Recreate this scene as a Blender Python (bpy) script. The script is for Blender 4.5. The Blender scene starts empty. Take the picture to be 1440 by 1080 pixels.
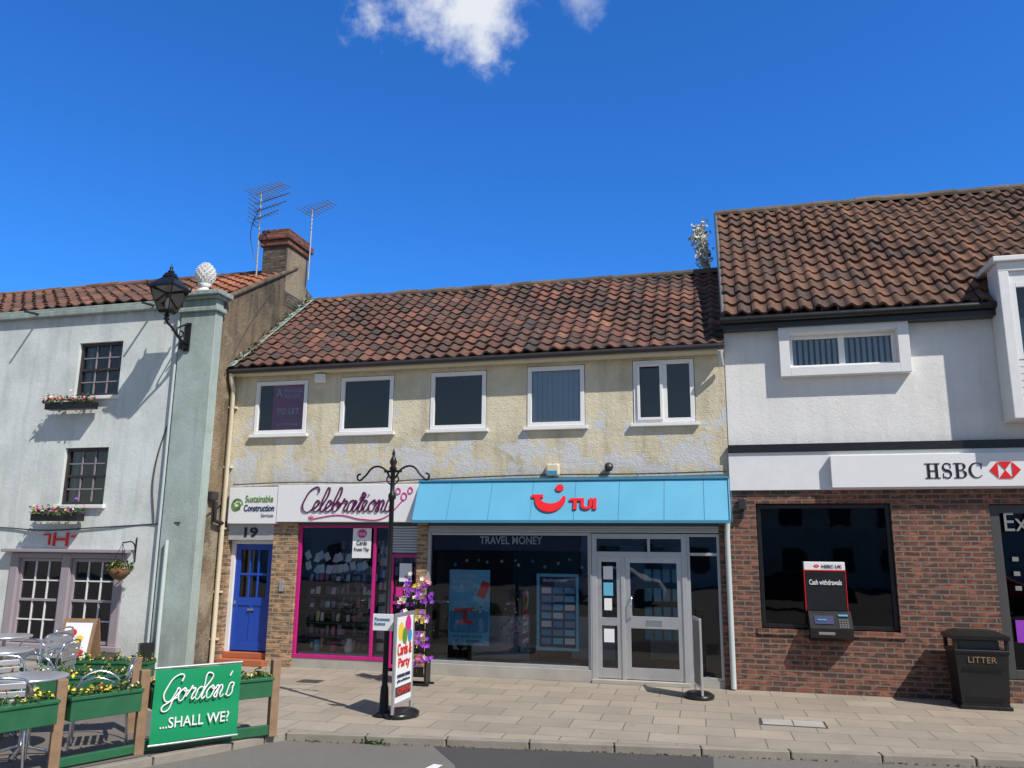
import bpy, math, random
from mathutils import Vector, Matrix
R=random.Random(7)
S=bpy.context.scene
COL=S.collection
# ---------------------------------------------------------------- materials
def newmat(name):
    m=bpy.data.materials.new(name);m.use_nodes=True
    nt=m.node_tree;b=nt.nodes["Principled BSDF"]
    return m,nt,b
def N(nt,t,**k):
    n=nt.nodes.new(t)
    for a,v in k.items(): setattr(n,a,v)
    return n
def L(nt,a,b): nt.links.new(a,b)
def c4(c): return (c[0],c[1],c[2],1)
def ramp(nt,fac,stops):
    r=N(nt,"ShaderNodeValToRGB");e=r.color_ramp.elements
    while len(e)<len(stops): e.new(.5)
    for i,(p,c) in enumerate(stops):
        e[i].position=p;e[i].color=c4(c) if len(c)==3 else c
    L(nt,fac,r.inputs[0]);return r.outputs[0]
def mix(nt,f,a,b,mode='MIX'):
    m=N(nt,"ShaderNodeMix",data_type='RGBA',blend_type=mode)
    for s,v in ((m.inputs[0],f),(m.inputs[6],a),(m.inputs[7],b)):
        if isinstance(v,bpy.types.NodeSocket): L(nt,v,s)
        elif isinstance(v,(int,float)): s.default_value=v
        else: s.default_value=c4(v)
    return m.outputs[2]
def noise(nt,vec,sc,det=4,rough=.6):
    n=N(nt,"ShaderNodeTexNoise");n.inputs["Scale"].default_value=sc;n.inputs["Detail"].default_value=det;n.inputs["Roughness"].default_value=rough
    if vec: L(nt,vec,n.inputs["Vector"])
    return n.outputs[0]
def objc(nt): return N(nt,"ShaderNodeTexCoord").outputs["Object"]
def mapping(nt,vec,scale):
    m=N(nt,"ShaderNodeMapping");m.inputs["Scale"].default_value=scale;L(nt,vec,m.inputs["Vector"]);return m.outputs[0]
def bump(nt,b,h,st,dist=.01):
    n=N(nt,"ShaderNodeBump");n.inputs["Strength"].default_value=st;n.inputs["Distance"].default_value=dist
    L(nt,h,n.inputs["Height"]);L(nt,n.outputs[0],b.inputs["Normal"])
def flat(name,c,rough=.6,metal=0,var=.12,nsc=6,bmp=.0):
    m,nt,b=newmat(name);v=objc(nt)
    n=noise(nt,v,nsc,5)
    col=mix(nt,n,[x*(1-var) for x in c],[min(1,x*(1+var)) for x in c]);L(nt,col,b.inputs["Base Color"])
    rr=N(nt,"ShaderNodeMapRange");L(nt,n,rr.inputs[0]);rr.inputs[3].default_value=max(0,rough-.12);rr.inputs[4].default_value=min(1,rough+.12);L(nt,rr.outputs[0],b.inputs["Roughness"])
    b.inputs["Metallic"].default_value=metal
    if bmp: bump(nt,b,noise(nt,v,nsc*12,4),bmp)
    return m
def plaster(name,c,dirt,amount=.5,fine=90,bst=.4,patch=None,streak=.5,hi=.60,pamt=.6,grime=()):
    m,nt,b=newmat(name);v=objc(nt)
    n1=noise(nt,v,1.3,6,.65);n2=noise(nt,mapping(nt,v,(5,5,.5)),1.0,5,.6);n3=noise(nt,v,fine,3)
    base=mix(nt,n3,[x*.84 for x in c],[min(1,x*1.1) for x in c])
    f1=ramp(nt,n1,[(.42,(0,0,0)),(.75,(amount,)*3)])
    col=mix(nt,f1,base,dirt)
    f2=ramp(nt,n2,[(.5,(0,0,0)),(.8,(streak,)*3)])
    col=mix(nt,f2,col,dirt)
    sep=N(nt,"ShaderNodeSeparateXYZ");L(nt,v,sep.inputs[0])
    if patch:
        n4=noise(nt,v,2.1,9,.72)
        zr=N(nt,"ShaderNodeMapRange");L(nt,sep.outputs[2],zr.inputs[0]);zr.inputs[1].default_value=patch[1];zr.inputs[2].default_value=patch[2];zr.inputs[3].default_value=.10;zr.inputs[4].default_value=-.04
        ad=N(nt,"ShaderNodeMath",operation='ADD');L(nt,n4,ad.inputs[0]);L(nt,zr.outputs[0],ad.inputs[1])
        f3=ramp(nt,ad.outputs[0],[(.56,(0,0,0)),(hi,(pamt,)*3)])
        col=mix(nt,f3,col,patch[0])
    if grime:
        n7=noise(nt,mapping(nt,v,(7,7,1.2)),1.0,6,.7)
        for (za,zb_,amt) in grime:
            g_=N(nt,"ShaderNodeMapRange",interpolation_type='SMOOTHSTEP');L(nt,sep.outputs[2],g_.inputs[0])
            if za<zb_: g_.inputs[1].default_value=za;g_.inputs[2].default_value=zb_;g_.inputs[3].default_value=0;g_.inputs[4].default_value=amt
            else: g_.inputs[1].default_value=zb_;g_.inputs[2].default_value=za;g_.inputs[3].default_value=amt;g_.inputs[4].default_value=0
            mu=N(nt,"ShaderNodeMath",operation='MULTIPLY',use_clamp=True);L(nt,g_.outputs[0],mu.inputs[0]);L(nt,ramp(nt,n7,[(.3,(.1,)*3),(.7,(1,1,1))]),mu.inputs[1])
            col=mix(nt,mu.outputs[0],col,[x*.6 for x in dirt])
    L(nt,col,b.inputs["Base Color"]);b.inputs["Roughness"].default_value=.9
    mx=N(nt,"ShaderNodeMath",operation='ADD');L(nt,n3,mx.inputs[0]);L(nt,noise(nt,v,12,4),mx.inputs[1])
    bump(nt,b,mx.outputs[0],bst,.012)
    return m
def brick(name,c1,c2,mortar,axis='x',bw=.225,rh=.075,ms=.011,dark=None,bst=.6):
    m,nt,b=newmat(name);v=objc(nt)
    sep=N(nt,"ShaderNodeSeparateXYZ");L(nt,v,sep.inputs[0]);cb=N(nt,"ShaderNodeCombineXYZ")
    L(nt,sep.outputs[0 if axis in 'xz' else 1],cb.inputs[0]);L(nt,sep.outputs[1 if axis=='z' else 2],cb.inputs[1])
    t=N(nt,"ShaderNodeTexBrick");L(nt,cb.outputs[0],t.inputs["Vector"])
    t.inputs["Scale"].default_value=1;t.inputs["Brick Width"].default_value=bw;t.inputs["Row Height"].default_value=rh;t.inputs["Mortar Size"].default_value=ms;t.inputs["Mortar Smooth"].default_value=.25;t.inputs["Bias"].default_value=0
    t.inputs["Color1"].default_value=c4(c1);t.inputs["Color2"].default_value=c4(c2);t.inputs["Mortar"].default_value=c4(mortar)
    n=noise(nt,v,2.2,6,.7);n2=noise(nt,mapping(nt,v,(4.4,4.4,13)),1.0,1)
    col=mix(nt,ramp(nt,n2,[(.46,(0,0,0)),(.56,(.8,)*3)]),t.outputs[0],dark or [x*.35 for x in c1])
    n5=noise(nt,mapping(nt,v,(6,6,14)),1.0,1)
    col=mix(nt,ramp(nt,n5,[(.57,(0,0,0)),(.64,(.6,)*3)]),col,[min(1,x*1.8) for x in c1])
    col=mix(nt,t.outputs["Fac"],col,mortar)
    col=mix(nt,ramp(nt,n,[(.4,(0,0,0)),(.8,(.45,)*3)]),col,[x*.4 for x in mortar])
    L(nt,col,b.inputs["Base Color"]);b.inputs["Roughness"].default_value=.88
    inv=N(nt,"ShaderNodeMath",operation='SUBTRACT');inv.inputs[0].default_value=1;L(nt,t.outputs["Fac"],inv.inputs[1])
    ad=N(nt,"ShaderNodeMath",operation='MULTIPLY_ADD');L(nt,noise(nt,v,80,3),ad.inputs[0]);ad.inputs[1].default_value=.35;L(nt,inv.outputs[0],ad.inputs[2])
    bump(nt,b,ad.outputs[0],bst,.012)
    return m
def glassmat(name,tint=(.55,.6,.62),k=1.6):
    m=bpy.data.materials.new(name);m.use_nodes=True;nt=m.node_tree;nt.nodes.clear()
    o=N(nt,"ShaderNodeOutputMaterial");mx=N(nt,"ShaderNodeMixShader");tr=N(nt,"ShaderNodeBsdfTransparent");gl=N(nt,"ShaderNodeBsdfGlossy");fr=N(nt,"ShaderNodeFresnel");mu=N(nt,"ShaderNodeMath",operation='MULTIPLY')
    tr.inputs[0].default_value=c4(tint);gl.inputs["Roughness"].default_value=.015;fr.inputs[0].default_value=1.52;mu.inputs[1].default_value=k
    bp=N(nt,"ShaderNodeBump");bp.inputs["Strength"].default_value=.08;bp.inputs["Distance"].default_value=.02
    L(nt,noise(nt,objc(nt),1.6,2),bp.inputs["Height"]);L(nt,bp.outputs[0],gl.inputs["Normal"])
    L(nt,fr.outputs[0],mu.inputs[0]);L(nt,mu.outputs[0],mx.inputs[0]);L(nt,tr.outputs[0],mx.inputs[1]);L(nt,gl.outputs[0],mx.inputs[2]);L(nt,mx.outputs[0],o.inputs[0])
    return m
def tilemat(name):
    m,nt,b=newmat(name);v=objc(nt)
    a=N(nt,"ShaderNodeAttribute",attribute_name="Col")
    n=noise(nt,v,26,5,.75);n2=noise(nt,v,.9,5,.6);n4=noise(nt,v,7,4,.7)
    col=mix(nt,ramp(nt,n4,[(.45,(0,0,0)),(.7,(.5,)*3)]),a.outputs[0],(.05,.036,.03))
    col=mix(nt,ramp(nt,n,[(.55,(0,0,0)),(.64,(.5,)*3)]),col,(.24,.215,.18))
    col=mix(nt,ramp(nt,n2,[(.42,(0,0,0)),(.68,(.5,)*3)]),col,(.045,.032,.028))
    L(nt,col,b.inputs["Base Color"]);b.inputs["Roughness"].default_value=.88
    bump(nt,b,noise(nt,v,60,4),.6,.01);return m
def paving(name):
    m,nt,b=newmat(name);v=objc(nt)
    t=N(nt,"ShaderNodeTexBrick");mp=N(nt,"ShaderNodeMapping");L(nt,v,mp.inputs[0]);mp.inputs["Rotation"].default_value=(0,0,math.radians(-1.5));L(nt,mp.outputs[0],t.inputs["Vector"])
    t.inputs["Scale"].default_value=1;t.inputs["Brick Width"].default_value=.62;t.inputs["Row Height"].default_value=.46;t.inputs["Mortar Size"].default_value=.007;t.inputs["Mortar Smooth"].default_value=.3
    t.inputs["Color1"].default_value=c4((.37,.315,.25));t.inputs["Color2"].default_value=c4((.29,.247,.20));t.inputs["Mortar"].default_value=c4((.09,.075,.06))
    n=noise(nt,v,.9,7,.65);n2=noise(nt,v,140,3);n3=noise(nt,v,5,6,.7)
    col=mix(nt,ramp(nt,n,[(.42,(0,0,0)),(.75,(.55,)*3)]),t.outputs[0],(.17,.145,.115))
    col=mix(nt,ramp(nt,n2,[(.45,(0,0,0)),(.7,(.35,)*3)]),col,(.42,.36,.29))
    col=mix(nt,ramp(nt,n3,[(.60,(0,0,0)),(.7,(.45,)*3)]),col,(.13,.11,.095))
    n6=noise(nt,v,11,2);col=mix(nt,ramp(nt,n6,[(.74,(0,0,0)),(.76,(.7,)*3)]),col,(.09,.085,.08))
    L(nt,col,b.inputs["Base Color"]);b.inputs["Roughness"].default_value=.85
    inv=N(nt,"ShaderNodeMath",operation='MULTIPLY_ADD');L(nt,t.outputs["Fac"],inv.inputs[0]);inv.inputs[1].default_value=-1;L(nt,n2,inv.inputs[2])
    bump(nt,b,inv.outputs[0],.5,.006);return m
def asphalt(name,c,c2):
    m,nt,b=newmat(name);v=objc(nt)
    n=noise(nt,v,110,3,.7);n2=noise(nt,v,.7,6,.6);n3=noise(nt,v,60,2)
    col=mix(nt,ramp(nt,n,[(.35,(0,0,0)),(.7,(1,1,1))]),c,c2)
    col=mix(nt,ramp(nt,n2,[(.4,(0,0,0)),(.7,(.5,)*3)]),col,[x*.55 for x in c2])
    L(nt,col,b.inputs["Base Color"]);b.inputs["Roughness"].default_value=.9;bump(nt,b,n3,.7,.008);return m

M={}
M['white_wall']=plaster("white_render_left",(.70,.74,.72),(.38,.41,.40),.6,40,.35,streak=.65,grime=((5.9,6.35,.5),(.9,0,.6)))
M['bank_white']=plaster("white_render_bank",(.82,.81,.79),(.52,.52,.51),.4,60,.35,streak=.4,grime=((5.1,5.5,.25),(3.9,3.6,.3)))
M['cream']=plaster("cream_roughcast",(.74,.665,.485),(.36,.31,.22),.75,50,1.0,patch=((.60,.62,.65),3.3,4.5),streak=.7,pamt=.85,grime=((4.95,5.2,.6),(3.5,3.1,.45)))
M['side']=plaster("stained_gable_render",(.27,.205,.13),(.04,.032,.024),1,28,1.2,patch=((.40,.35,.27),2,7),streak=.95,hi=.66,grime=((5.0,7.4,.85),(1.2,0,.6)))
M['pil']=plaster("pilaster_render",(.40,.49,.465),(.22,.25,.22),.75,50,.35,streak=.7,grime=((5.6,6.2,.6),(1.2,0,.5)))
M['brick']=brick("red_brick_bank",(.25,.085,.048),(.14,.052,.035),(.20,.17,.14),dark=(.05,.028,.026))
M['brick_s']=brick("red_brick_return",(.25,.085,.048),(.14,.052,.035),(.20,.17,.14),axis='y',dark=(.05,.028,.026))
M['ybrick']=brick("buff_brick_shop",(.42,.25,.12),(.30,.15,.075),(.36,.31,.24),dark=(.13,.075,.045))
M['chim']=brick("chimney_brick",(.13,.10,.08),(.08,.065,.05),(.11,.10,.085))
M['chimy']=plaster("chimney_render",(.30,.24,.16),(.07,.055,.04),.9,30,1.0,streak=.8)
M['chimr']=brick("chimney_cap_brick",(.27,.075,.045),(.16,.055,.04),(.12,.10,.085))
M['tile']=tilemat("clay_pantile")
M['paving']=paving("pavement_slabs")
M['asphalt']=asphalt("asphalt",(.10,.095,.088),(.24,.222,.20))
M['patch']=asphalt("asphalt_patch",(.045,.044,.044),(.085,.083,.08))
M['kerb']=flat("kerb_stone",(.27,.24,.20),.85,var=.4,nsc=3,bmp=.4)
M['linep']=flat("road_paint",(.7,.7,.68),.7,var=.2,nsc=25)
M['upvc']=flat("white_upvc",(.80,.80,.80),.35,var=.06)
M['whitep']=flat("white_paint",(.74,.74,.73),.5,var=.08,nsc=3)
M['clad']=flat("white_cladding",(.76,.76,.76),.45,var=.09)
M['lilac']=flat("grey_lilac_paint",(.33,.29,.32),.5,var=.1)
M['dkframe']=flat("dark_window_frame",(.035,.03,.033),.4)
M['mauve']=flat("mauve_glazing_bar",(.25,.22,.24),.5)
M['black']=flat("black_paint",(.012,.012,.013),.35,var=.3)
M['iron']=flat("cast_iron_black",(.014,.014,.015),.38,metal=.3,var=.3,nsc=20,bmp=.15)
M['lead']=flat("lead_grey",(.12,.125,.13),.6,var=.3,nsc=3)
M['cream_pipe']=flat("cream_pipe",(.68,.60,.44),.5,var=.15)
M['gpipe']=flat("pale_grey_pipe",(.5,.56,.56),.5,var=.1)
M['alu']=flat("aluminium",(.60,.61,.62),.32,metal=.7,var=.08)
M['alud']=flat("aluminium_frame",(.47,.485,.495),.38,metal=.4,var=.10)
M['chrome']=flat("polished_aluminium",(.75,.76,.78),.18,metal=1,var=.05)
M['wood']=flat("timber_post",(.27,.17,.10),.8,var=.45,nsc=9,bmp=.4)
M['green']=flat("green_trough",(.02,.12,.05),.5,var=.3)
M['banner']=flat("green_banner",(.0,.26,.10),.55,var=.08,nsc=2)
M['pineapple']=flat("white_stone",(.74,.74,.72),.8,var=.12,nsc=10,bmp=.5)
M['blue']=flat("blue_door_paint",(.015,.065,.40),.35,var=.1)
M['mag']=flat("magenta_frame",(.50,.015,.19),.4,var=.1)
M['signw']=flat("sign_white",(.8,.8,.81),.4,var=.03)
M['tui']=flat("sign_light_blue",(.125,.42,.62),.42,var=.09,nsc=2)
M['tuis']=flat("sign_blue_joint",(.06,.25,.40),.5)
M['navy']=flat("navy_panel",(.012,.022,.09),.5)
M['purple']=flat("sign_purple",(.10,.006,.075),.4)
M['pinkl']=flat("sign_pink",(.62,.03,.25),.4)
M['red']=flat("sign_red",(.75,.015,.02),.4,var=.05)
M['sgreen']=flat("sign_green",(.12,.26,.03),.5)
M['grey']=flat("mid_grey",(.22,.22,.22),.6)
M['lgrey']=flat("light_grey_panel",(.40,.41,.42),.6,var=.2)
M['dgrey']=flat("dark_grey",(.06,.06,.062),.6)
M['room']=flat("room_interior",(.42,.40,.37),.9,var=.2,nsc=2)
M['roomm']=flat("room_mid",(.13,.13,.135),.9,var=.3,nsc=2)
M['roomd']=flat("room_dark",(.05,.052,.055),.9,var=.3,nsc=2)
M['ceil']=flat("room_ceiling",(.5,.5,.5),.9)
M['carpet']=flat("shop_floor",(.10,.10,.11),.9,var=.2)
M['poster']=flat("poster_blue",(.03,.30,.55),.4,var=.25,nsc=3)
M['postersky']=flat("poster_sky",(.18,.58,.80),.4,var=.2,nsc=4)
M['screen']=flat("display_panel",(.14,.32,.52),.3,var=.4,nsc=9)
M['leaf']=flat("leaf_green",(.05,.11,.02),.6,var=.5,nsc=30)
M['leaf2']=flat("leaf_dark",(.02,.055,.012),.6,var=.5,nsc=30)
M['fy']=flat("petal_yellow",(.75,.55,.05),.6)
M['fr']=flat("petal_red",(.6,.02,.02),.6)
M['fw']=flat("petal_cream",(.75,.7,.55),.6)
M['fp']=flat("petal_purple",(.30,.04,.50),.6)
M['fpk']=flat("petal_pink",(.7,.12,.3),.6)
M['wick']=flat("wicker",(.16,.09,.04),.9,bmp=.5,nsc=20)
M['glass']=glassmat("window_glass",(.66,.76,.85),2.2)
M['glassd']=glassmat("shop_glass",(.86,.89,.91),1.9)
M['glasst']=glassmat("tinted_bank_glass",(.30,.31,.33),1.2)
M['lampg']=glassmat("lantern_glass",(.93,.95,.95),1.2)
M['blind']=flat("vertical_blind",(.78,.79,.8),.8)
M['shrub']=flat("silver_leaf",(.5,.52,.49),.7,var=.3,nsc=20)
M['step']=flat("terracotta_step",(.40,.12,.05),.7,var=.2)
M['term']=flat("plinth_stone",(.38,.36,.32),.8,var=.3,nsc=3,bmp=.3)
M['deck']=flat("cafe_paving",(.15,.13,.115),.85,var=.35,nsc=2,bmp=.3)
M['rubber']=flat("tyre_rubber",(.02,.02,.02),.8)
M['carp']=flat("car_paint",(.03,.035,.045),.2,metal=.5,var=.03)
M['copper']=flat("verdigris_lead",(.30,.38,.33),.7,var=.3,nsc=5)
# ---------------------------------------------------------------- geometry helpers
def grp(name,loc=(0,0,0),rz=0):
    e=bpy.data.objects.new(name,None);e.empty_display_size=.3;e.location=loc;e.rotation_euler=(0,0,rz);COL.objects.link(e);return e
def mesh(name,vs,fs,mat,par=None,smooth=False,mats=None,mi=None):
    me=bpy.data.meshes.new(name);me.from_pydata([tuple(v) for v in vs],[],fs)
    for m in (mats or [mat]): me.materials.append(m)
    if mi: me.polygons.foreach_set("material_index",mi)
    if smooth: me.polygons.foreach_set("use_smooth",[True]*len(me.polygons))
    me.update();o=bpy.data.objects.new(name,me);COL.objects.link(o)
    if par: o.parent=par
    return o
def bev(o,w=.006,s=2):
    b=o.modifiers.new("b",'BEVEL');b.width=w;b.segments=s;b.limit_method='ANGLE';return o
BF=[(0,1,2,3),(7,6,5,4),(0,4,5,1),(1,5,6,2),(2,6,7,3),(3,7,4,0)]
def bv(x0,x1,y0,y1,z0,z1):
    return [(x0,y0,z0),(x0,y1,z0),(x1,y1,z0),(x1,y0,z0),(x0,y0,z1),(x0,y1,z1),(x1,y1,z1),(x1,y0,z1)]
def box(name,x0,x1,y0,y1,z0,z1,mat,par=None,bevel=0):
    o=mesh(name,bv(x0,x1,y0,y1,z0,z1),BF,mat,par)
    if bevel: bev(o,bevel)
    return o
def boxes(name,lst,mat,par=None,bevel=0):
    vs=[];fs=[]
    for b in lst:
        k=len(vs);vs+=bv(*b);fs+=[tuple(i+k for i in f) for f in BF]
    o=mesh(name,vs,fs,mat,par)
    if bevel: bev(o,bevel)
    return o
def lathe(name,prof,mat,par=None,seg=20,loc=(0,0,0),smooth=True):
    vs=[];fs=[]
    for (r,z) in prof:
        for i in range(seg):
            a=2*math.pi*i/seg;vs.append((loc[0]+r*math.cos(a),loc[1]+r*math.sin(a),loc[2]+z))
    for j in range(len(prof)-1):
        for i in range(seg):
            a=j*seg+i;b=j*seg+(i+1)%seg;fs.append((a,b,b+seg,a+seg))
    fs.append(tuple(range(seg))[::-1]);fs.append(tuple((len(prof)-1)*seg+i for i in range(seg)))
    return mesh(name,vs,fs,mat,par,smooth)
def tube(name,pts,r,mat,par=None,smooth=False,cyc=False,res=3):
    cu=bpy.data.curves.new(name,'CURVE');cu.dimensions='3D';cu.bevel_depth=r;cu.bevel_resolution=res;cu.use_fill_caps=True
    lists=pts if isinstance(pts[0][0],(tuple,list,Vector)) else [pts]
    for pl in lists:
        if smooth:
            s=cu.splines.new('BEZIER');s.bezier_points.add(len(pl)-1)
            for p,q in zip(s.bezier_points,pl): p.co=q;p.handle_left_type=p.handle_right_type='AUTO'
            s.resolution_u=8
        else:
            s=cu.splines.new('POLY');s.points.add(len(pl)-1)
            for p,q in zip(s.points,pl): p.co=(*q,1)
        s.use_cyclic_u=cyc
    cu.materials.append(mat);o=bpy.data.objects.new(name,cu);COL.objects.link(o)
    if par:o.parent=par
    return o
FX=Vector((1,0,0));UZ=Vector((0,0,1))
def frame(O,X,U):
    X=Vector(X).normalized();U=Vector(U).normalized();Z=X.cross(U)
    m=Matrix((X,U,Z)).transposed().to_4x4();m.translation=Vector(O);return m
def text(name,s,O,w,h,mat,par=None,X=FX,U=UZ,ext=.003,shear=0,bold=0):
    cu=bpy.data.curves.new(name,'FONT');cu.body=s;cu.size=1;cu.extrude=ext;cu.shear=shear;cu.offset=bold;cu.resolution_u=4
    cu.materials.append(mat);o=bpy.data.objects.new(name,cu);COL.objects.link(o)
    bpy.context.view_layer.update()
    bb=[Vector(c) for c in o.bound_box];x0=min(c.x for c in bb);x1=max(c.x for c in bb);y0=min(c.y for c in bb);y1=max(c.y for c in bb)
    sx=w/(x1-x0);sy=h/(y1-y0)
    o.matrix_world=frame(O,X,U)@Matrix.Diagonal((sx,sy,1,1))@Matrix.Translation((-x0,-y0,ext))
    if par:
        o.parent=par;o.matrix_parent_inverse=par.matrix_world.inverted() if par.matrix_world!=Matrix() else Matrix()
    return o
def panel(name,O,w,h,mat,par=None,X=FX,U=UZ,t=.01):
    m=frame(O,X,U);vs=[m@Vector(v) for v in bv(0,w,0,h,0,t)]
    return mesh(name,vs,BF,mat,par)
GL={'e':([(0,.1),(.45,.5),(.6,.85),(.38,1.0),(.15,.65),(.15,.25),(.4,0),(.8,.2)],.75),
'l':([(0,.1),(.4,.9),(.58,1.8),(.42,2.15),(.24,1.7),(.2,.4),(.38,0),(.62,.2)],.6),
'b':([(0,.1),(.4,.9),(.58,1.8),(.42,2.15),(.24,1.7),(.2,.3),(.4,0),(.72,.35),(.6,.85),(.55,.65),(.95,.75)],.85),
'r':([(0,.3),(.25,.9),(.32,1.15),(.42,.92),(.66,.92),(.6,.4),(.68,.05),(.9,.2)],.85),
'a':([(.72,.85),(.4,1.0),(.12,.5),(.3,0),(.62,.45),(.78,.95),(.72,.3),(.82,0),(1.05,.2)],1.0),
't':([(0,.1),(.3,.9),(.42,1.65),(.34,.6),(.42,.02),(.7,.2)],.65),
'i':([(0,.1),(.26,.97),(.22,.3),(.36,0),(.62,.2)],.58),
'o':([(.45,1.0),(.15,.7),(.15,.3),(.42,0),(.75,.4),(.66,.9),(.45,1.0),(.6,.75),(1.0,.8)],.9),
'n':([(0,.7),(.18,.97),(.2,.02),(.34,.7),(.55,1),(.7,.8),(.68,.2),(.82,0),(1.05,.2)],1.0),
's':([(0,.1),(.4,1.1),(.5,.65),(.58,.25),(.3,0),(.08,.15)],.8),
'd':([(.72,.85),(.4,1.0),(.12,.5),(.3,0),(.66,.5),(.92,2.1),(.76,.4),(.88,0),(1.12,.2)],1.05),
'C':([(1.45,1.75),(1.3,2.15),(.75,2.1),(.2,1.2),(.25,.3),(.8,-.05),(1.45,.3)],1.3),
'G':([(1.5,1.6),(1.45,2.1),(.85,2.1),(.25,1.2),(.3,.3),(.8,0),(1.3,.7),(1.45,1.05),(1.25,.1),(.95,-.75),(.45,-.6),(1.0,0),(1.6,.3)],1.55),
"'":([(0.1,1.7),(.2,2.1)],.3)}
def cursive(name,word,O,w,h,r,mat,par=None,X=FX,U=UZ,sh=.35):
    st=[];x=0
    for ch in word:
        g,ad=GL[ch];st.append([(x+a+sh*b,b) for a,b in g])
        if ch=='t': st.append([(x+.1+.4,1.2),(x+.7+.4,1.3)])
        if ch=='i': st.append([(x+.3+.5,1.45),(x+.34+.5,1.5)])
        x+=ad
    xs=[p[0] for s in st for p in s];ys=[p[1] for s in st for p in s]
    m=frame(O,X,U);x0,x1,y0,y1=min(xs),max(xs),min(ys),max(ys)
    pts=[[tuple(m@Vector(((a-x0)/(x1-x0)*w,(b-y0)/(y1-y0)*h,r*.4))) for a,b in s] for s in st]
    o=tube(name,pts,r,mat,par,smooth=True,res=2)
    for s,raw in zip(o.data.splines,st):
        for i,p in enumerate(s.bezier_points):
            a=raw[max(0,i-1)];b=raw[min(len(raw)-1,i+1)];dx=abs(b[0]-a[0]);dy=abs(b[1]-a[1]);p.radius=.55+.75*dy/(dx+dy+1e-6)
    return o
def wall(name,x0,x1,z0,z1,y,ops,mat,par,depth=.12,rmat=None):
    xs=sorted(set([x0,x1]+[v for o in ops for v in o[:2]]));zs=sorted(set([z0,z1]+[v for o in ops for v in o[2:4]]))
    xs=[v for v in xs if x0<=v<=x1];zs=[v for v in zs if z0<=v<=z1]
    vs=[];fs=[];mi=[]
    def q(a,b,c,d,k=0):
        n=len(vs);vs.extend([a,b,c,d]);fs.append((n,n+1,n+2,n+3));mi.append(k)
    for i in range(len(xs)-1):
        for j in range(len(zs)-1):
            cx=(xs[i]+xs[i+1])/2;cz=(zs[j]+zs[j+1])/2
            if any(o[0]<cx<o[1] and o[2]<cz<o[3] for o in ops): continue
            q((xs[i],y,zs[j]),(xs[i+1],y,zs[j]),(xs[i+1],y,zs[j+1]),(xs[i],y,zs[j+1]))
    for (a,b,c,d) in ops:
        Y=y+depth
        q((a,y,c),(a,Y,c),(a,Y,d),(a,y,d),1);q((b,Y,c),(b,y,c),(b,y,d),(b,Y,d),1)
        q((a,y,d),(a,Y,d),(b,Y,d),(b,y,d),1);q((a,Y,c),(a,y,c),(b,y,c),(b,Y,c),1)
    return mesh(name,vs,fs,mat,par,mats=[mat,rmat or mat],mi=mi)
def room(name,x0,x1,y0,y1,z0,z1,par,wm=None,cm=None,fm=None):
    vs=bv(x0,x1,y0,y1,z0,z1)
    mesh(name,vs,[(0,1,5,4),(1,2,6,5),(2,3,7,6),(0,3,2,1),(4,5,6,7)],None,par,mats=[wm or M['room'],cm or M['ceil'],fm or M['carpet']],mi=[0,0,0,2,1])
def wframe(name,x0,x1,z0,z1,y,par,mat,fw=.06,d=.06,mull=[],rails=[],glass=None,bevel=.005,mw=None):
    mw=mw or fw
    l=[(x0,x0+fw,y,y+d,z0,z1),(x1-fw,x1,y,y+d,z0,z1),(x0+fw,x1-fw,y,y+d,z0,z0+fw),(x0+fw,x1-fw,y,y+d,z1-fw,z1)]
    cuts=sorted(mull)
    for c in cuts: l.append((c-mw/2,c+mw/2,y+.002,y+d,z0+fw,z1-fw))
    ed=[x0+fw]+[v for c in cuts for v in (c-mw/2,c+mw/2)]+[x1-fw]
    for r_ in rails:
        for i in range(0,len(ed),2): l.append((ed[i],ed[i+1],y+.004,y+d,r_-mw/2,r_+mw/2))
    boxes(name,l,mat,par,bevel)
    if glass: mesh(name+"_glass",[(x0+fw*.5,y+d*.6,z0+fw*.5),(x1-fw*.5,y+d*.6,z0+fw*.5),(x1-fw*.5,y+d*.6,z1-fw*.5),(x0+fw*.5,y+d*.6,z1-fw*.5)],[(0,1,2,3)],glass,par)
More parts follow.
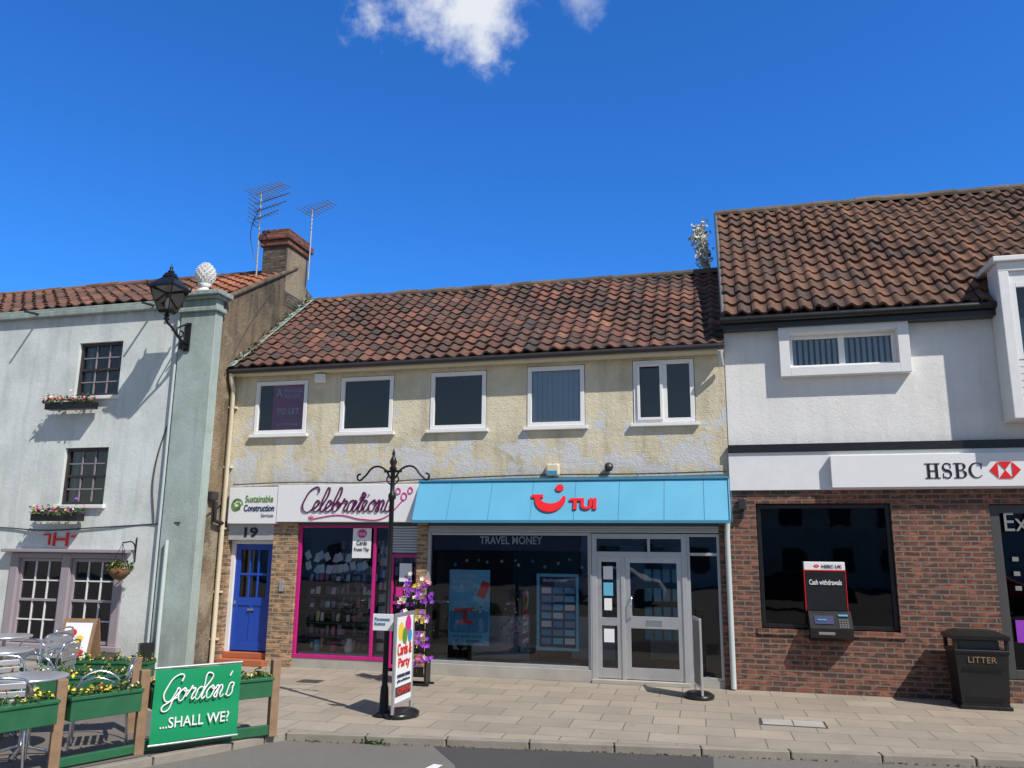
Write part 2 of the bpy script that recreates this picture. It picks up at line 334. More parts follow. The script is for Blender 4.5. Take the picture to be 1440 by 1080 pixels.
def tiles(name,x0,x1,a,b,tw,rh,pal,par,seed=1,A=.045,th=.03):
    rr=random.Random(seed);nc=max(1,round((x1-x0)/tw));tw=(x1-x0)/nc
    Ls=math.hypot(b[0]-a[0],b[1]-a[1]);nr=max(1,round(Ls/rh));rh=Ls/nr
    sy,sz=(b[0]-a[0])/Ls,(b[1]-a[1])/Ls;ny,nz=-sz,sy
    K=8;vs=[];fs=[];cols=[];sm=[]
    for j in range(nr):
        for i in range(nc):
            c=pal(rr,(i+.5)/nc,(j+.5)/nr);jx=rr.uniform(-.009,.009);jh=rr.uniform(-.006,.010);jt=rr.uniform(-.012,.012);jv=rr.uniform(-.012,.012)
            k0=len(vs);sg=.018*math.sin(i*.31+j*.5)
            for lay in range(4):
                for k in range(K+1):
                    u=k/K;hh=A*(.5+.5*math.cos(2*math.pi*(u-.25)))**1.4+sg
                    if lay==0: v=j*rh-.012+jv;o=hh-.004+jh
                    elif lay in(1,2): v=j*rh-.012+jv;o=hh+th+jh+jt*(u-.5)*2
                    else: v=(j+1)*rh;o=hh+jh*.3
                    x=x0+(i+u)*tw+jx
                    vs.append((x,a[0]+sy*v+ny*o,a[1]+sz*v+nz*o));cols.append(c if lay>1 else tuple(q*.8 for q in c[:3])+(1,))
            for k in range(K):
                fs.append((k0+k,k0+k+1,k0+K+1+k+1,k0+K+1+k));sm.append(False)
                p=k0+2*(K+1);fs.append((p+k,p+k+1,p+K+1+k+1,p+K+1+k));sm.append(True)
    me=bpy.data.meshes.new(name);me.from_pydata(vs,[],fs);me.materials.append(M['tile'])
    at=me.attributes.new("Col",'FLOAT_COLOR','POINT');at.data.foreach_set("color",[q for c in cols for q in c])
    me.polygons.foreach_set("use_smooth",sm);me.update()
    o=bpy.data.objects.new(name,me);COL.objects.link(o);o.parent=par;return o
def ridge(name,x0,x1,y,z,r,c,par,seed=3,L_=.33):
    rr=random.Random(seed);n=round((x1-x0)/L_);vs=[];fs=[];cols=[]
    for i in range(n):
        xa=x0+(x1-x0)*i/n;xb=x0+(x1-x0)*(i+1)/n+.02;r1=r*rr.uniform(.92,1.05);r2=r1*1.08;dz=rr.uniform(-.018,.014);k0=len(vs);f=rr.uniform(.6,1.3)
        for x,q in((xa,r1),(xb,r2)):
            for k in range(9):
                t=math.pi*(-.1+1.2*k/8);vs.append((x,y-q*math.cos(t),z+dz+q*.8*math.sin(t)));cols.append((c[0]*f,c[1]*f,c[2]*f,1))
        for k in range(8): fs.append((k0+k,k0+9+k,k0+10+k,k0+k+1))
        fs.append(tuple(range(k0,k0+9)));fs.append(tuple(range(k0+17,k0+8,-1)))
    me=bpy.data.meshes.new(name);me.from_pydata(vs,[],fs);me.materials.append(M['tile'])
    at=me.attributes.new("Col",'FLOAT_COLOR','POINT');at.data.foreach_set("color",[q for c_ in cols for q in c_]);me.update()
    o=bpy.data.objects.new(name,me);COL.objects.link(o);o.parent=par
def foliage(name,pts,mats,wts,size,par=None,seed=1,up=.3):
    rr=random.Random(seed);vs=[];fs=[];mi=[]
    for p in pts:
        s=size*rr.uniform(.6,1.4);a=Vector((rr.gauss(0,1),rr.gauss(0,1),rr.gauss(0,1)+up)).normalized();b=a.orthogonal().normalized();b.rotate(Matrix.Rotation(rr.uniform(0,6.28),3,a));c=a.cross(b);P=Vector(p);k=len(vs)
        vs+=[P-b*s*.5,P-c*s*.35+a*s*.1,P+b*s*.5,P+c*s*.35+a*s*.1];fs.append((k,k+1,k+2,k+3));mi.append(rr.choices(range(len(mats)),wts)[0])
    return mesh(name,vs,fs,None,par,mats=mats,mi=mi)
# ---------------------------------------------------------------- ground
ZR=-.07
def yk(x): return -3.83+.1336*x
mesh("ground",[(-250,-250,ZR-.004),(250,-250,ZR-.004),(250,250,ZR-.004),(-250,250,ZR-.004)],[(0,1,2,3)],M['asphalt'])
kp=[(60,yk(60)),(-4.7,yk(-4.7)),(-4.83,-4.66),(-5.0,-5.0),(-5.75,-6.5),(-6.6,-9.0),(-60,-9.0)]
def offs(pl,d):
    out=[]
    for i,p in enumerate(pl):
        a=Vector(pl[max(0,i-1)]);b=Vector(pl[min(len(pl)-1,i+1)]);t=(b-a).normalized();n=Vector((t.y,-t.x));q=Vector(p)+n*d;out.append((q.x,q.y))
    return out
ki=offs(kp,.13)
mesh("pavement",[(x,y,0) for x,y in ki]+[(-60,.6,0),(60,.6,0)],[tuple(range(len(ki)+2))[::-1]],M['paving'])
mesh("cafe_terrace",[(-60,-8.85,.004),(-6.55,-8.85,.004),(-5.78,-6.35,.004),(-5.1,-5.0,.004),(-5.3,-4.2,.004),(-9.0,-3.4,.004),(-60,-3.4,.004)],[tuple(range(7))],M['deck'])
def kerb():
    vs=[];fs=[];g=.006
    for s in range(len(kp)-1):
        a0,a1=Vector(kp[s]),Vector(kp[s+1]);b0,b1=Vector(ki[s]),Vector(ki[s+1]);n=max(1,round((a1-a0).length/.9))
        for i in range(n):
            e=g/max(.1,(a1-a0).length);t0=i/n+e;t1=(i+1)/n-e
            P=[a0.lerp(a1,t0),a0.lerp(a1,t1),b0.lerp(b1,t1),b0.lerp(b1,t0)];k=len(vs)
            for z in(-.2,.004): vs+=[(p.x,p.y,z) for p in P]
            fs+=[(k,k+1,k+2,k+3),(k+7,k+6,k+5,k+4),(k,k+4,k+5,k+1),(k+1,k+5,k+6,k+2),(k+2,k+6,k+7,k+3),(k+3,k+7,k+4,k)]
    bev(mesh("kerb",vs,fs,M['kerb']),.014)
kerb()
mesh("kerb_bedding",[(x,y,-.006) for x,y in kp]+[(x,y,-.006) for x,y in ki[::-1]],[tuple(range(2*len(kp)))],M['dgrey'])
mesh("tarmac_patch",[(-3.05,yk(-3.05)-.02,ZR),(-.15,yk(-.15)-.02,ZR),(-.1,-6.5,ZR),(-2.0,-6.6,ZR),(-2.6,-4.9,ZR)],[(0,4,3,2,1)],M['patch'])
mesh("road_marking",[(-2.86,-5.3,ZR+.003),(-2.80,-4.95,ZR+.003),(-2.70,-4.97,ZR+.003),(-2.74,-5.32,ZR+.003)],[(0,3,2,1)],M['linep'])
rr=random.Random(77)
gp=[(xx:=rr.uniform(-4.6,4.5), yk(xx)-abs(rr.gauss(0,.03)), ZR+.006) for _ in range(260)]
foliage("gutter_litter_leaves",gp,[M['wick'],M['dgrey'],M['leaf2']],[2,2,1],.03,None,7,3)
foliage("kerb_weeds",[(-3.7+rr.gauss(0,.12),yk(-3.7)-.03+rr.gauss(0,.012),ZR+abs(rr.gauss(0,.02))) for _ in range(50)],[M['leaf'],M['leaf2']],[1,1],.04,None,8)
g=grp("manhole_cover")
box("frame",.38,1.14,-2.47,-2.08,-.02,.006,M['dgrey'],g,.003);boxes("lid",[(.41,.755,-2.44,-2.11,-.01,.010),(.765,1.11,-2.44,-2.11,-.01,.010)],M['term'],g,.003)
g=grp("drain_cover");box("lid",-6.3,-5.95,-1.35,-1.1,-.01,.008,M['dgrey'],g,.003)
# ---------------------------------------------------------------- palettes
def pal_brown(rr,u,v):
    f=rr.random()
    if f<.38: c=(.135,.062,.044)
    elif f<.62: c=(.185,.075,.05)
    elif f<.87: c=(.095,.053,.042)
    elif f<.94: c=(.24,.11,.07)
    else: c=(.06,.045,.04)
    k=rr.uniform(.8,1.2);return (c[0]*k,c[1]*k,c[2]*k,1)
def pal_bank(rr,u,v):
    f=rr.random();c=(.15,.070,.042) if f<.5 else (.19,.09,.052) if f<.8 else (.10,.055,.04)
    k=rr.uniform(.85,1.15);return (c[0]*k,c[1]*k,c[2]*k,1)
def pal_left(rr,u,v):
    if u>.90: c=rr.choice([(.36,.12,.055),(.30,.10,.05),(.42,.15,.07)])
    else: c=rr.choice([(.17,.075,.045),(.11,.055,.04),(.22,.09,.05)])
    k=rr.uniform(.85,1.15);return (c[0]*k,c[1]*k,c[2]*k,1)
# ================================================================= CENTRE SHOP BUILDING
B=grp("shop_building")
ups=[(-8.20,-7.13),(-6.49,-5.46),(-4.78,-3.76),(-3.05,-2.06),(-1.27,-.28)]
uz=[(4.0,5.0),(3.99,5.01),(4.0,5.02),(4.0,5.04),(4.01,5.06)]
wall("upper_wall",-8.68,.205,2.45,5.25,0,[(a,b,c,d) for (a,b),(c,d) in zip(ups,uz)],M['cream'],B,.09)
box("sign_backing",-8.66,.2,.001,.06,2.38,2.449,M['dgrey'],B)
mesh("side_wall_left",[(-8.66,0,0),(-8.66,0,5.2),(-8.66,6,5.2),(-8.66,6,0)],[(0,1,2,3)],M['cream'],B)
for i,((a,b),(c,d)) in enumerate(zip(ups,uz)):
    mull=[(a+b)/2] if i==4 else []
    wframe("upper_window",a+.01,b-.01,c+.01,d-.01,-.012,B,M['upvc'],.07,.08,mull=mull,glass=M['glass'],mw=.11)
    box("window_sill",a-.05,b+.05,-.07,-.001,c-.055,c-.003,M['upvc'],B,.008)
    room("upper_room",a-.25,b+.25,.1,2.6,c-.5,d+.25,B,M['roomm'],M['ceil'],M['roomd'])
wframe("casement_leaf",-1.20,-.79,4.06,4.99,-.04,B,M['upvc'],.045,.026)
boxes("vertical_blinds",[(-2.97+i*.088,-2.97+i*.088+.083,.078,.084,4.07,4.98) for i in range(10)],M['blind'],B)
boxes("office_light_fitting",[(-6.2,-5.6,.8,.95,5.20,5.24),(-1.1,-.5,.9,1.05,5.24,5.28),(-4.6,-4.0,1.2,1.35,5.2,5.24)],M['upvc'],B)
g=grp("to_let_poster")
panel("board",(-7.86,.062,4.08),.62,.86,M['pinkl'],g)
text("logo","A",(-7.81,.057,4.7),.13,.16,M['signw'],g)
text("line_1","MAGGS",(-7.64,.057,4.78),.36,.075,M['signw'],g);text("line_2","ALLEN",(-7.64,.057,4.68),.32,.075,M['signw'],g)
text("line_3","TO LET",(-7.78,.057,4.38),.46,.11,M['signw'],g,bold=.02);text("line_4","0117 973 4940",(-7.76,.057,4.16),.42,.06,M['signw'],g)
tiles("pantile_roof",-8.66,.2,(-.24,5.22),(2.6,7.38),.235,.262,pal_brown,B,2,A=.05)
mesh("roof_deck",[(-8.66,-.2,5.17),(.2,-.2,5.17),(.2,2.6,7.29),(-8.66,2.6,7.29),(.2,5.4,5.17),(-8.66,5.4,5.17)],[(0,1,2,3),(3,2,4,5)],M['dgrey'],B)
ridge("ridge_tiles",-8.66,.2,2.62,7.38,.12,(.15,.115,.09),B,4,.42)
tube("gutter",[(-8.62,-.25,5.16),(.2,-.25,5.18)],.045,M['dkframe'],B)
box("eaves_soffit",-8.64,.19,-.21,-.002,5.10,5.15,M['cream_pipe'],B)
mesh("verge_flashing",[(-8.66,-.3,5.24),(-8.50,-.3,5.26),(-8.50,2.6,7.47),(-8.66,2.6,7.45)],[(0,1,2,3)],M['copper'],B)
foliage("verge_moss",[(-8.56+R.gauss(0,.06),-.2+2.6*(q:=R.random()),5.34+2.12*q) for _ in range(160)],[M['leaf2'],M['copper']],[1,1],.06,B,6,2)
tube("downpipe_cream",[[(-8.60,-.23,5.13),(-8.6,-.2,5.0),(-8.62,-.09,4.85),(-8.62,-.09,.02)]],.042,M['cream_pipe'],B)
boxes("pipe_brackets",[(-8.69,-8.55,-.10,-.0,z,z+.035) for z in(4.5,3.4,2.3,1.2,.4)],M['cream_pipe'],B)
box("alarm_box",-6.98,-6.78,-.1,0,4.92,5.08,M['upvc'],B,.02)
box("security_alarm",-2.70,-2.48,-.12,0,3.18,3.38,M['cream_pipe'],B,.03);box("alarm_label",-2.67,-2.51,-.125,-.12,3.20,3.26,M['poster'],B)
o=lathe("alarm_bell",[(.0,.0),(.07,.0),(.07,.05),(.04,.08),(0,.08)],M['dkframe'],B,14);o.rotation_euler=(math.radians(60),0,.4);o.location=(-1.68,-.06,3.30)
tube("alarm_bracket",[(-1.72,-.0,3.25),(-1.70,-.07,3.30)],.015,M['dkframe'],B)
tube("facade_cable",[[(-8.5,-.03,3.10),(-7.3,-.03,3.13),(-6,-.03,3.11),(-4.9,-.03,3.15),(-3,-.03,3.2),(-1,-.03,3.2),(.15,-.03,3.22)],[(-2.6,-.02,3.16),(-2.6,-.02,3.4)]],.011,M['dgrey'],B,True)
# --- fascia signs
g=grp("fascia_sign")
box("board",-8.50,-7.54,-.13,-.003,2.40,3.04,M['signw'],g,.008)
tube("swirl",[[(-8.44+.12+ (.11-.018*k)*math.cos(t*.5+k),-.135,2.73+(.11-.018*k)*math.sin(t*.5+k)) for t in range(10)] for k in range(5)],.007,M['sgreen'],g,True)
text("line_1","Sustainable",(-8.16,-.134,2.78),.55,.12,M['sgreen'],g);text("line_2","Construction",(-8.18,-.134,2.62),.6,.115,M['navy'],g,bold=.01);text("line_3","Services",(-7.83,-.134,2.52),.24,.06,M['grey'],g)
g=grp("fascia_sign")
box("board",-7.53,-4.90,-.14,-.003,2.43,3.07,M['signw'],g,.008)
cursive("lettering","Celebrations",(-7.02,-.146,2.60),1.66,.42,.0145,M['purple'],g)
tube("flourish",[(-6.8,-.146,2.49),(-6.3,-.146,2.55),(-5.9,-.146,2.48),(-5.5,-.146,2.50),(-5.15,-.146,2.80)],.009,M['pinkl'],g,True)
for (x,z,r_) in((-5.25,2.95,.05),(-5.14,2.86,.06),(-5.03,2.96,.05)):
    tube("balloon",[(x+r_*.8*math.cos(t*.7854),-.146,z+r_*math.sin(t*.7854)) for t in range(8)],.009,M['pinkl'],g,True,cyc=True)
text("star","*",(-6.90,-.146,2.45),.1,.1,M['pinkl'],g)
# sloped light-blue fascia
g=grp("fascia_sign")
ya,za,yb,zb=-.08,3.10,-.38,2.46
mesh("panel",[(-4.88,yb,zb),(.16,yb,zb),(.16,ya,za),(-4.88,ya,za),(-4.88,0,zb),(.16,0,zb),(.16,0,za),(-4.88,0,za)],[(0,1,2,3),(1,5,6,2),(4,0,3,7),(3,2,6,7),(0,4,5,1)],M['tui'],g)
box("bottom_trim",-4.90,.18,yb-.012,yb+.03,zb-.05,zb,M['tuis'],g,.005);box("top_trim",-4.90,.18,ya-.03,-.003,za+.001,za+.035,M['tuis'],g,.004)
sl=Vector((0,ya-yb,za-zb)).normalized()
def on(x,t): return (x,yb+(ya-yb)*t-.004,zb+(za-zb)*t)
for x in(-4.3,-3.6,-2.9,-2.2,-1.5,-.8,-.2): tube("panel_joint",[on(x,0.01),on(x,.99)],.0035,M['tuis'],g)
for x in(-4.89,.17): tube("end_frame",[on(x,0),on(x,1)],.014,M['tuis'],g)
def smile():
    O=on(-2.60,.40);m=frame(O,FX,sl);vs=[];fs=[];n=24
    for i in range(n+1):
        q=i/n;t=math.radians(172+q*196);ro=.25;th=.02+.125*math.sin(math.pi*min(1,q*.85+.1))**.9;ri=ro-th
        vs+=[m@Vector((ro*math.cos(t),ro*math.sin(t)*.98+.09,.012)),m@Vector((ri*math.cos(t),ri*math.sin(t)*.98+.10,.012))]
    for i in range(n): fs.append((2*i,2*i+2,2*i+3,2*i+1))
    o=mesh("smile_logo",vs,fs,M['red'],g);sd=o.modifiers.new("s",'SOLIDIFY');sd.thickness=.03;sd.offset=0
    o=mesh("smile_tick",[m@Vector(v) for v in((-.31,.10,.012),(-.12,.10,.012),(-.12,.16,.012),(-.31,.16,.012))],[(0,1,2,3)],M['red'],g);sd=o.modifiers.new("s",'SOLIDIFY');sd.thickness=.028;sd.offset=0
    o=mesh("smile_dot",[m@Vector((.14+.065*math.cos(t*.5236),.28+.065*math.sin(t*.5236),.012)) for t in range(12)],[tuple(range(12))],M['red'],g);sd=o.modifiers.new("s",'SOLIDIFY');sd.thickness=.03;sd.offset=0
smile()
text("lettering","TUI",on(-2.28,.24),.43,.20,M['red'],g,U=sl,ext=.015,bold=.045)
# --- left brick pier, door 19
boxes("brick_pier",[(-8.66,-8.52,-.02,.5,0,2.40),(-7.62,-7.16,-.03,.5,0,2.42)],M['ybrick'],B)
d=grp("blue_front_door")
boxes("frame",[(-8.52,-8.44,.1,.2,.2,2.05),(-7.70,-7.62,.1,.2,.2,2.05),(-8.52,-7.62,.1,.2,2.05,2.12)],M['whitep'],d,.005)
box("number_panel",-8.52,-7.62,-.03,.16,2.121,2.40,M['lgrey'],d);text("number","19",(-8.20,-.035,2.17),.27,.17,M['black'],d,bold=.03)
boxes("leaf",[(-8.44,-8.34,.14,.19,.22,2.05),(-7.80,-7.70,.14,.19,.22,2.05),(-8.34,-7.80,.14,.19,.22,.38),(-8.34,-7.80,.14,.19,1.95,2.05),(-8.34,-7.80,.14,.19,.98,1.12),(-8.34,-7.80,.155,.18,.38,.98),(-8.10,-8.04,.142,.188,.38,.98),(-8.34,-7.8,.145,.185,1.50,1.54),(-8.17,-8.14,.146,.184,1.12,1.95),(-8.0,-7.97,.146,.184,1.12,1.95)],M['blue'],d,.005)
mesh("leaf_glass",[(-8.34,.17,1.12),(-7.8,.17,1.12),(-7.8,.17,1.95),(-8.34,.17,1.95)],[(0,1,2,3)],M['glass'],d)
boxes("door_furniture",[(-8.13,-8.0,.12,.14,.90,.93),(-8.40,-8.36,.11,.14,1.0,1.06)],M['chrome'],d,.004)
boxes("door_steps",[(-8.52,-7.62,-.12,.5,0,.1),(-8.52,-7.62,.05,.5,.101,.2)],M['step'],B,.01)
room("hall",-8.52,-7.62,.2,2,.2,2.42,B,M['roomd'],M['roomd'])
box("door_intercom",-7.44,-7.36,-.05,-.03,1.25,1.42,M['alu'],B,.005)
# --- card shop
w=grp("shopfront_window")
wframe("frame",-7.16,-5.42,.16,2.40,.03,w,M['mag'],.06,.07,mull=[-5.72],rails=[],glass=M['glassd'],mw=.05)
box("stall_riser",-7.16,-5.42,.04,.2,0,.159,M['term'],B)
boxes("shutter_box",[(-7.16,-4.92,.02,.2,2.401,2.46)],M['alud'],B)
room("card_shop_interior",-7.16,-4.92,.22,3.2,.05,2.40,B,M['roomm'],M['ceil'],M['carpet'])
g=grp("card_display")
cm=[flat("card_%d"%i,c,.5,var=.3,nsc=30) for i,c in enumerate([(.8,.8,.79),(.75,.58,.64),(.48,.64,.75),(.75,.63,.26),(.55,.12,.22),(.25,.2,.35),(.15,.13,.12)])]
def cards():
    rr=random.Random(5);vs=[];fs=[];mi=[]
    def q(x,y,z,w_,h_,k,tilt=0):
        n=len(vs);dx=h_*math.sin(tilt)
        vs.extend([(x,y,z),(x+w_*math.cos(tilt),y,z+w_*math.sin(tilt)),(x+w_*math.cos(tilt)-dx,y+.02,z+h_*math.cos(tilt)+w_*math.sin(tilt)),(x-dx,y+.02,z+h_*math.cos(tilt))]);fs.append((n,n+1,n+2,n+3));mi.append(k)
    for row in range(2):
        for i in range(10): q(-7.02+i*.12,.13,1.60+row*.2-.05*math.sin(i*.45)+rr.uniform(-.02,.02),.105,.14,rr.choice([0,0,0,1,2]),rr.uniform(-.6,.6))
    for r_ in range(6):
        z=.28+r_*.23
        for i in range(13):
            if rr.random()<.75: q(-7.05+i*.1+rr.uniform(-.02,.02),.36-.03*r_+.1,z,rr.uniform(.05,.09),rr.uniform(.07,.17),rr.choice([0,1,2,3,4,5,6,6,6]),rr.uniform(-.06,.06))
    for r_ in range(9):
        for i in range(5): q(-5.68+i*.05,.2,.3+r_*.2,.045,.13,rr.choice([0,0,1,2,3,4,5]))
    for r_ in range(8):
        for i in range(28): q(-7.1+i*.0755,1.6,.3+r_*.24,.06,.16,rr.choice([0,1,2,3,4,5,6]))
    mesh("cards",vs,fs,None,g,mats=cm,mi=mi)
cards()
boxes("shelves",[(-7.1,-5.8,.35,.62,.26+r_*.23-.02,.26+r_*.23) for r_ in range(6)]+[(-7.1,-7.08,.35,.62,.06,1.6),(-5.82,-5.8,.35,.62,.06,1.6)],M['dgrey'],g)
box("display_plinth",-7.1,-5.45,.12,.34,.17,.24,M['signw'],g)
lathe("white_vase",[(0,0),(.07,0),(.09,.1),(.05,.2),(.06,.24),(0,.24)],M['signw'],g,14,(-6.2,.25,.24));lathe("gift_bag",[(0,0),(.06,0),(.07,.16),(0,.16)],M['pinkl'],g,4,(-6.5,.25,.24));lathe("gift_bag",[(0,0),(.06,0),(.07,.2),(0,.2)],M['postersky'],g,4,(-6.8,.24,.24))
g=grp("window_poster")
panel("sheet",(-6.12,.025,1.83),.34,.50,M['signw'],g)
mesh("roundel",[(-5.95+.09*math.cos(t*.3927),.010,2.24+.075*math.sin(t*.3927)) for t in range(16)],[tuple(range(16))],M['pinkl'],g)
text("t1","FREE",(-6.02,.006,2.21),.14,.045,M['signw'],g);text("t2","Cards",(-6.04,.010,2.05),.19,.075,M['dgrey'],g);text("t3","From 75p",(-6.08,.010,1.93),.27,.075,M['dgrey'],g)
d=grp("card_shop_door")
boxes("louvre_panel",[(-5.42,-4.92,.05,.07,1.93+i*.045,1.965+i*.045) for i in range(10)],M['alud'],d)
box("louvre_back",-5.42,-4.92,.075,.09,1.9,2.4,M['dgrey'],d)
wframe("frame",-5.42,-4.92,.06,1.90,.06,d,M['mag'],.05,.07,rails=[1.1],glass=M['glassd'])
panel("notice",(-5.25,.05,1.45),.22,.3,M['signw'],d);panel("notice_pink",(-5.3,.05,1.2),.12,.16,M['pinkl'],d);panel("notice_yellow",(-5.15,.05,1.25),.1,.13,M['fy'],d)
boxes("pier",[(-4.92,-4.74,-.03,.5,0,2.42)],M['ybrick'],B)
# --- travel agent shopfront
w=grp("shopfront_window")
wframe("frame",-4.74,-2.0,.18,2.27,.02,w,M['alud'],.045,.07,glass=M['glassd'])
boxes("plinth",[(-4.74,-2.0,-.01,.3,0,.179)],M['term'],B,.005)
boxes("shutter_housing",[(-4.74,.0,-.01+i*.004,.3,2.275+i*.034,2.307+i*.034) for i in range(4)],M['alud'],B,.006)
boxes("shutter_guides",[(-4.742,-4.70,-.012,.02,.18,2.27),(-2.0,-1.985,-.012,.1,.0,2.27)],M['alud'],B,.004)
wframe("side_frame",-.50,.0,.1,2.26,.02,w,M['alud'],.045,.07,rails=[1.95],glass=M['glassd']);box("side_plinth",-.5,.0,0,.3,0,.099,M['term'],B)
boxes("pier_right",[(.0,.21,-.02,.5,0,2.44)],M['brick'],B)
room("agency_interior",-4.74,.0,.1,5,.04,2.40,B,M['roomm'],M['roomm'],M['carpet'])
g=grp("agency_display")
box("header_band",-4.68,-2.05,.10,.11,1.98,2.25,M['navy'],g);text("header_text","TRAVEL MONEY",(-3.86,.095,2.08),1.06,.13,M['signw'],g,bold=.015)
p=grp("window_poster")
panel("sheet",(-4.38,.12,.46),.70,1.2,M['postersky'],p,t=.012);panel("sea",(-4.36,.106,.66),.66,.34,M['poster'],p,t=.004);panel("footer",(-4.36,.106,.48),.66,.16,M['postersky'],p,t=.006)
for i,s in enumerate(["DISCOVER GREAT","GETAWAYS","UNDER £400PP"]): text("head%d"%i,s,(-4.33,.104,1.53-i*.09),.4,.055,M['signw'],p)
text("foot","ATOL PROTECTED FOR",(-4.3,.098,.58),.5,.04,M['navy'],p);text("foot2","PEACE OF MIND",(-4.25,.098,.51),.4,.04,M['navy'],p)
foliage("printed_town",[(-3.95+R.gauss(0,.09),.098,.98+abs(R.gauss(0,.05))) for _ in range(60)],[M['fw'],M['fy'],M['signw'],M['step'],M['leaf']],[2,1,2,1,1],.04,p,3)
panel("bather",(-4.2,.098,.80),.24,.05,M['red'],p,t=.003);panel("bather_b",(-4.28,.098,.98),.3,.06,M['red'],p,t=.003);panel("bather_c",(-4.13,.096,.80),.06,.24,M['fr'],p,t=.003);panel("umbrella",(-3.9,.098,1.25),.14,.26,M['red'],p,t=.003,U=Vector((.4,0,1)),X=Vector((1,0,-.4)))
p=grp("window_display_screen")
wframe("surround",-2.90,-2.21,.43,1.62,.12,p,M['postersky'],.05,.04);panel("panel",(-2.86,.15,.47),.61,1.11,M['navy'],p)
for k,mm in enumerate(['screen','postersky','signw','poster']):
    boxes("offers",[(-2.82+c*.19,-2.82+c*.19+.16,.134,.148-.001*k,.53+r_*.13,.53+r_*.13+.09) for c in range(3) for r_ in range(7) if (c*5+r_*3)%4==k],M[mm],p)
text("head","destinations",(-2.8,.139,1.49),.4,.06,M['signw'],p)
boxes("desks",[(-4.5,-3.4,1.8,2.4,.05,.8),(-2.7,-1.9,2.2,2.8,.05,.8)],M['signw'],g,.01)
boxes("desk_screens",[(-4.2,-3.8,1.9,1.93,.9,1.2),(-2.5,-2.15,2.3,2.33,.9,1.2)],M['black'],g)
boxes("wall_graphics",[(-4.5,-3.0,4.9,4.95,1.0,2.0),(-2.4,-.6,4.9,4.95,1.2,2.1)],M['poster'],g)
boxes("ceiling_lights",[(-4.2+i*1.2,-3.8+i*1.2,1.2,1.6,2.36,2.39) for i in range(3)],M['signw'],g)
for i in range(12):
    x=-4.45+i*.2+R.uniform(-.04,.04);lathe("bauble",[(0,-.03),(.02,-.02),(.03,0),(.02,.02),(0,.03)],M[R.choice(['signw','tui','postersky'])],g,8,(x,.4+R.uniform(0,.4),1.75+R.uniform(-.1,.15)))
foliage("bunting",[(-3.35+R.gauss(0,.10),.3+R.gauss(0,.04),.75+R.gauss(0,.22)) for _ in range(90)],[M['pinkl'],M['navy'],M['signw'],M['fp'],M['tui']],[1,1,2,1,2],.07,g)
boxes("card_holders",[(-4.6,-4.1,.12,.3,.19,.24),(-3.2,-2.2,.12,.3,.19,.23)],M['signw'],g)
boxes("brochure_rack",[(-1.3+i*.16,-1.18+i*.16,1.6,1.63,.5+j*.32,.72+j*.32) for i in range(5) for j in range(4)],M['postersky'],g)
boxes("desk_far",[(-1.3,-.4,2.6,3.1,.05,.8)],M['fw'],g,.01)
d=grp("entrance_door")
boxes("frame",[(-1.98,-1.90,.0,.1,.06,2.26),(-.58,-.50,.0,.1,.06,2.26),(-1.90,-.58,.0,.1,2.18,2.26),(-1.90,-.58,.0,.1,1.90,1.98),(-1.52,-1.46,.0,.1,.06,1.90),(-1.1,-1.06,.005,.095,1.98,2.18)],M['alud'],d,.005)
boxes("leaf_side",[(-1.90,-1.83,.02,.08,.07,1.90),(-1.59,-1.52,.02,.08,.07,1.90),(-1.83,-1.59,.02,.08,.07,.22),(-1.83,-1.59,.02,.08,1.82,1.90),(-1.83,-1.59,.02,.08,.85,.97)],M['alu'],d,.004)
boxes("leaf_main",[(-1.46,-1.38,.02,.08,.07,1.90),(-.66,-.58,.02,.08,.07,1.90),(-1.38,-.66,.02,.08,.07,.24),(-1.38,-.66,.02,.08,1.81,1.90),(-1.38,-.66,.02,.08,.82,1.00)],M['alu'],d,.004)
mesh("door_glass",[(-1.9,.05,.1),(-.58,.05,.1),(-.58,.05,2.2),(-1.9,.05,2.2)],[(0,1,2,3)],M['glassd'],d)
tube("pull_handle",[(-1.36,-.0,1.0),(-1.36,-.05,1.05),(-1.36,-.05,1.25),(-1.36,.0,1.3)],.014,M['chrome'],d)
box("letterbox",-1.14,-.9,.01,.02,.87,.95,M['chrome'],d,.004)
for i,(x,z,w_,h_,mm) in enumerate([(-1.8,1.55,.15,.2,'signw'),(-1.8,1.3,.15,.2,'tui'),(-1.79,1.08,.12,.18,'signw'),(-1.8,.6,.16,.2,'signw'),(-.64,1.2,.05,.08,'signw')]): panel("sticker",(x,.035,z),w_,h_,M[mm],d,t=.003)
box("threshold",-1.98,-.5,-.08,.3,0,.059,M['term'],B,.006)
tube("downpipe_white",[[(.13,-.28,5.1),(.13,-.24,5.0),(.15,-.1,4.9)],[(.15,-.10,2.62),(.13,-.10,2.4),(.12,-.08,2.2),(.12,-.08,.02)]],.042,M['gpipe'],B)
# ================================================================= BANK
K=grp("bank_building")
wall("brick_ground_floor",.21,14,0,2.92,-.01,[(.56,2.47,.88,2.72),(3.77,6.2,.30,2.70),(7.5,9.5,.88,2.72)],M['brick'],K,.16)
mesh("brick_return",[(.208,-.01,0),(.208,-.01,2.92),(.208,.5,2.92),(.208,.5,0)],[(0,1,2,3)],M['brick_s'],K)
wall("upper_wall",.203,14,3.62,5.62,-.01,[(1.18,2.74,4.78,5.30)],M['bank_white'],K,.12)
box("sign_band",.19,14,-.06,-.012,2.92,3.50,M['clad'],K,.004);box("black_band",.19,14,-.09,-.012,3.502,3.62,M['black'],K,.004)
mesh("gable_wall",[(.204,0,5.2),(.204,0,5.6),(.204,3,8.66),(.204,6,5.6),(.204,6,5.2)],[(0,1,2,3,4)],M['bank_white'],K)
box("brick_soldier_sill",.5,2.53,-.035,-.011,.80,.879,M['brick'],K)
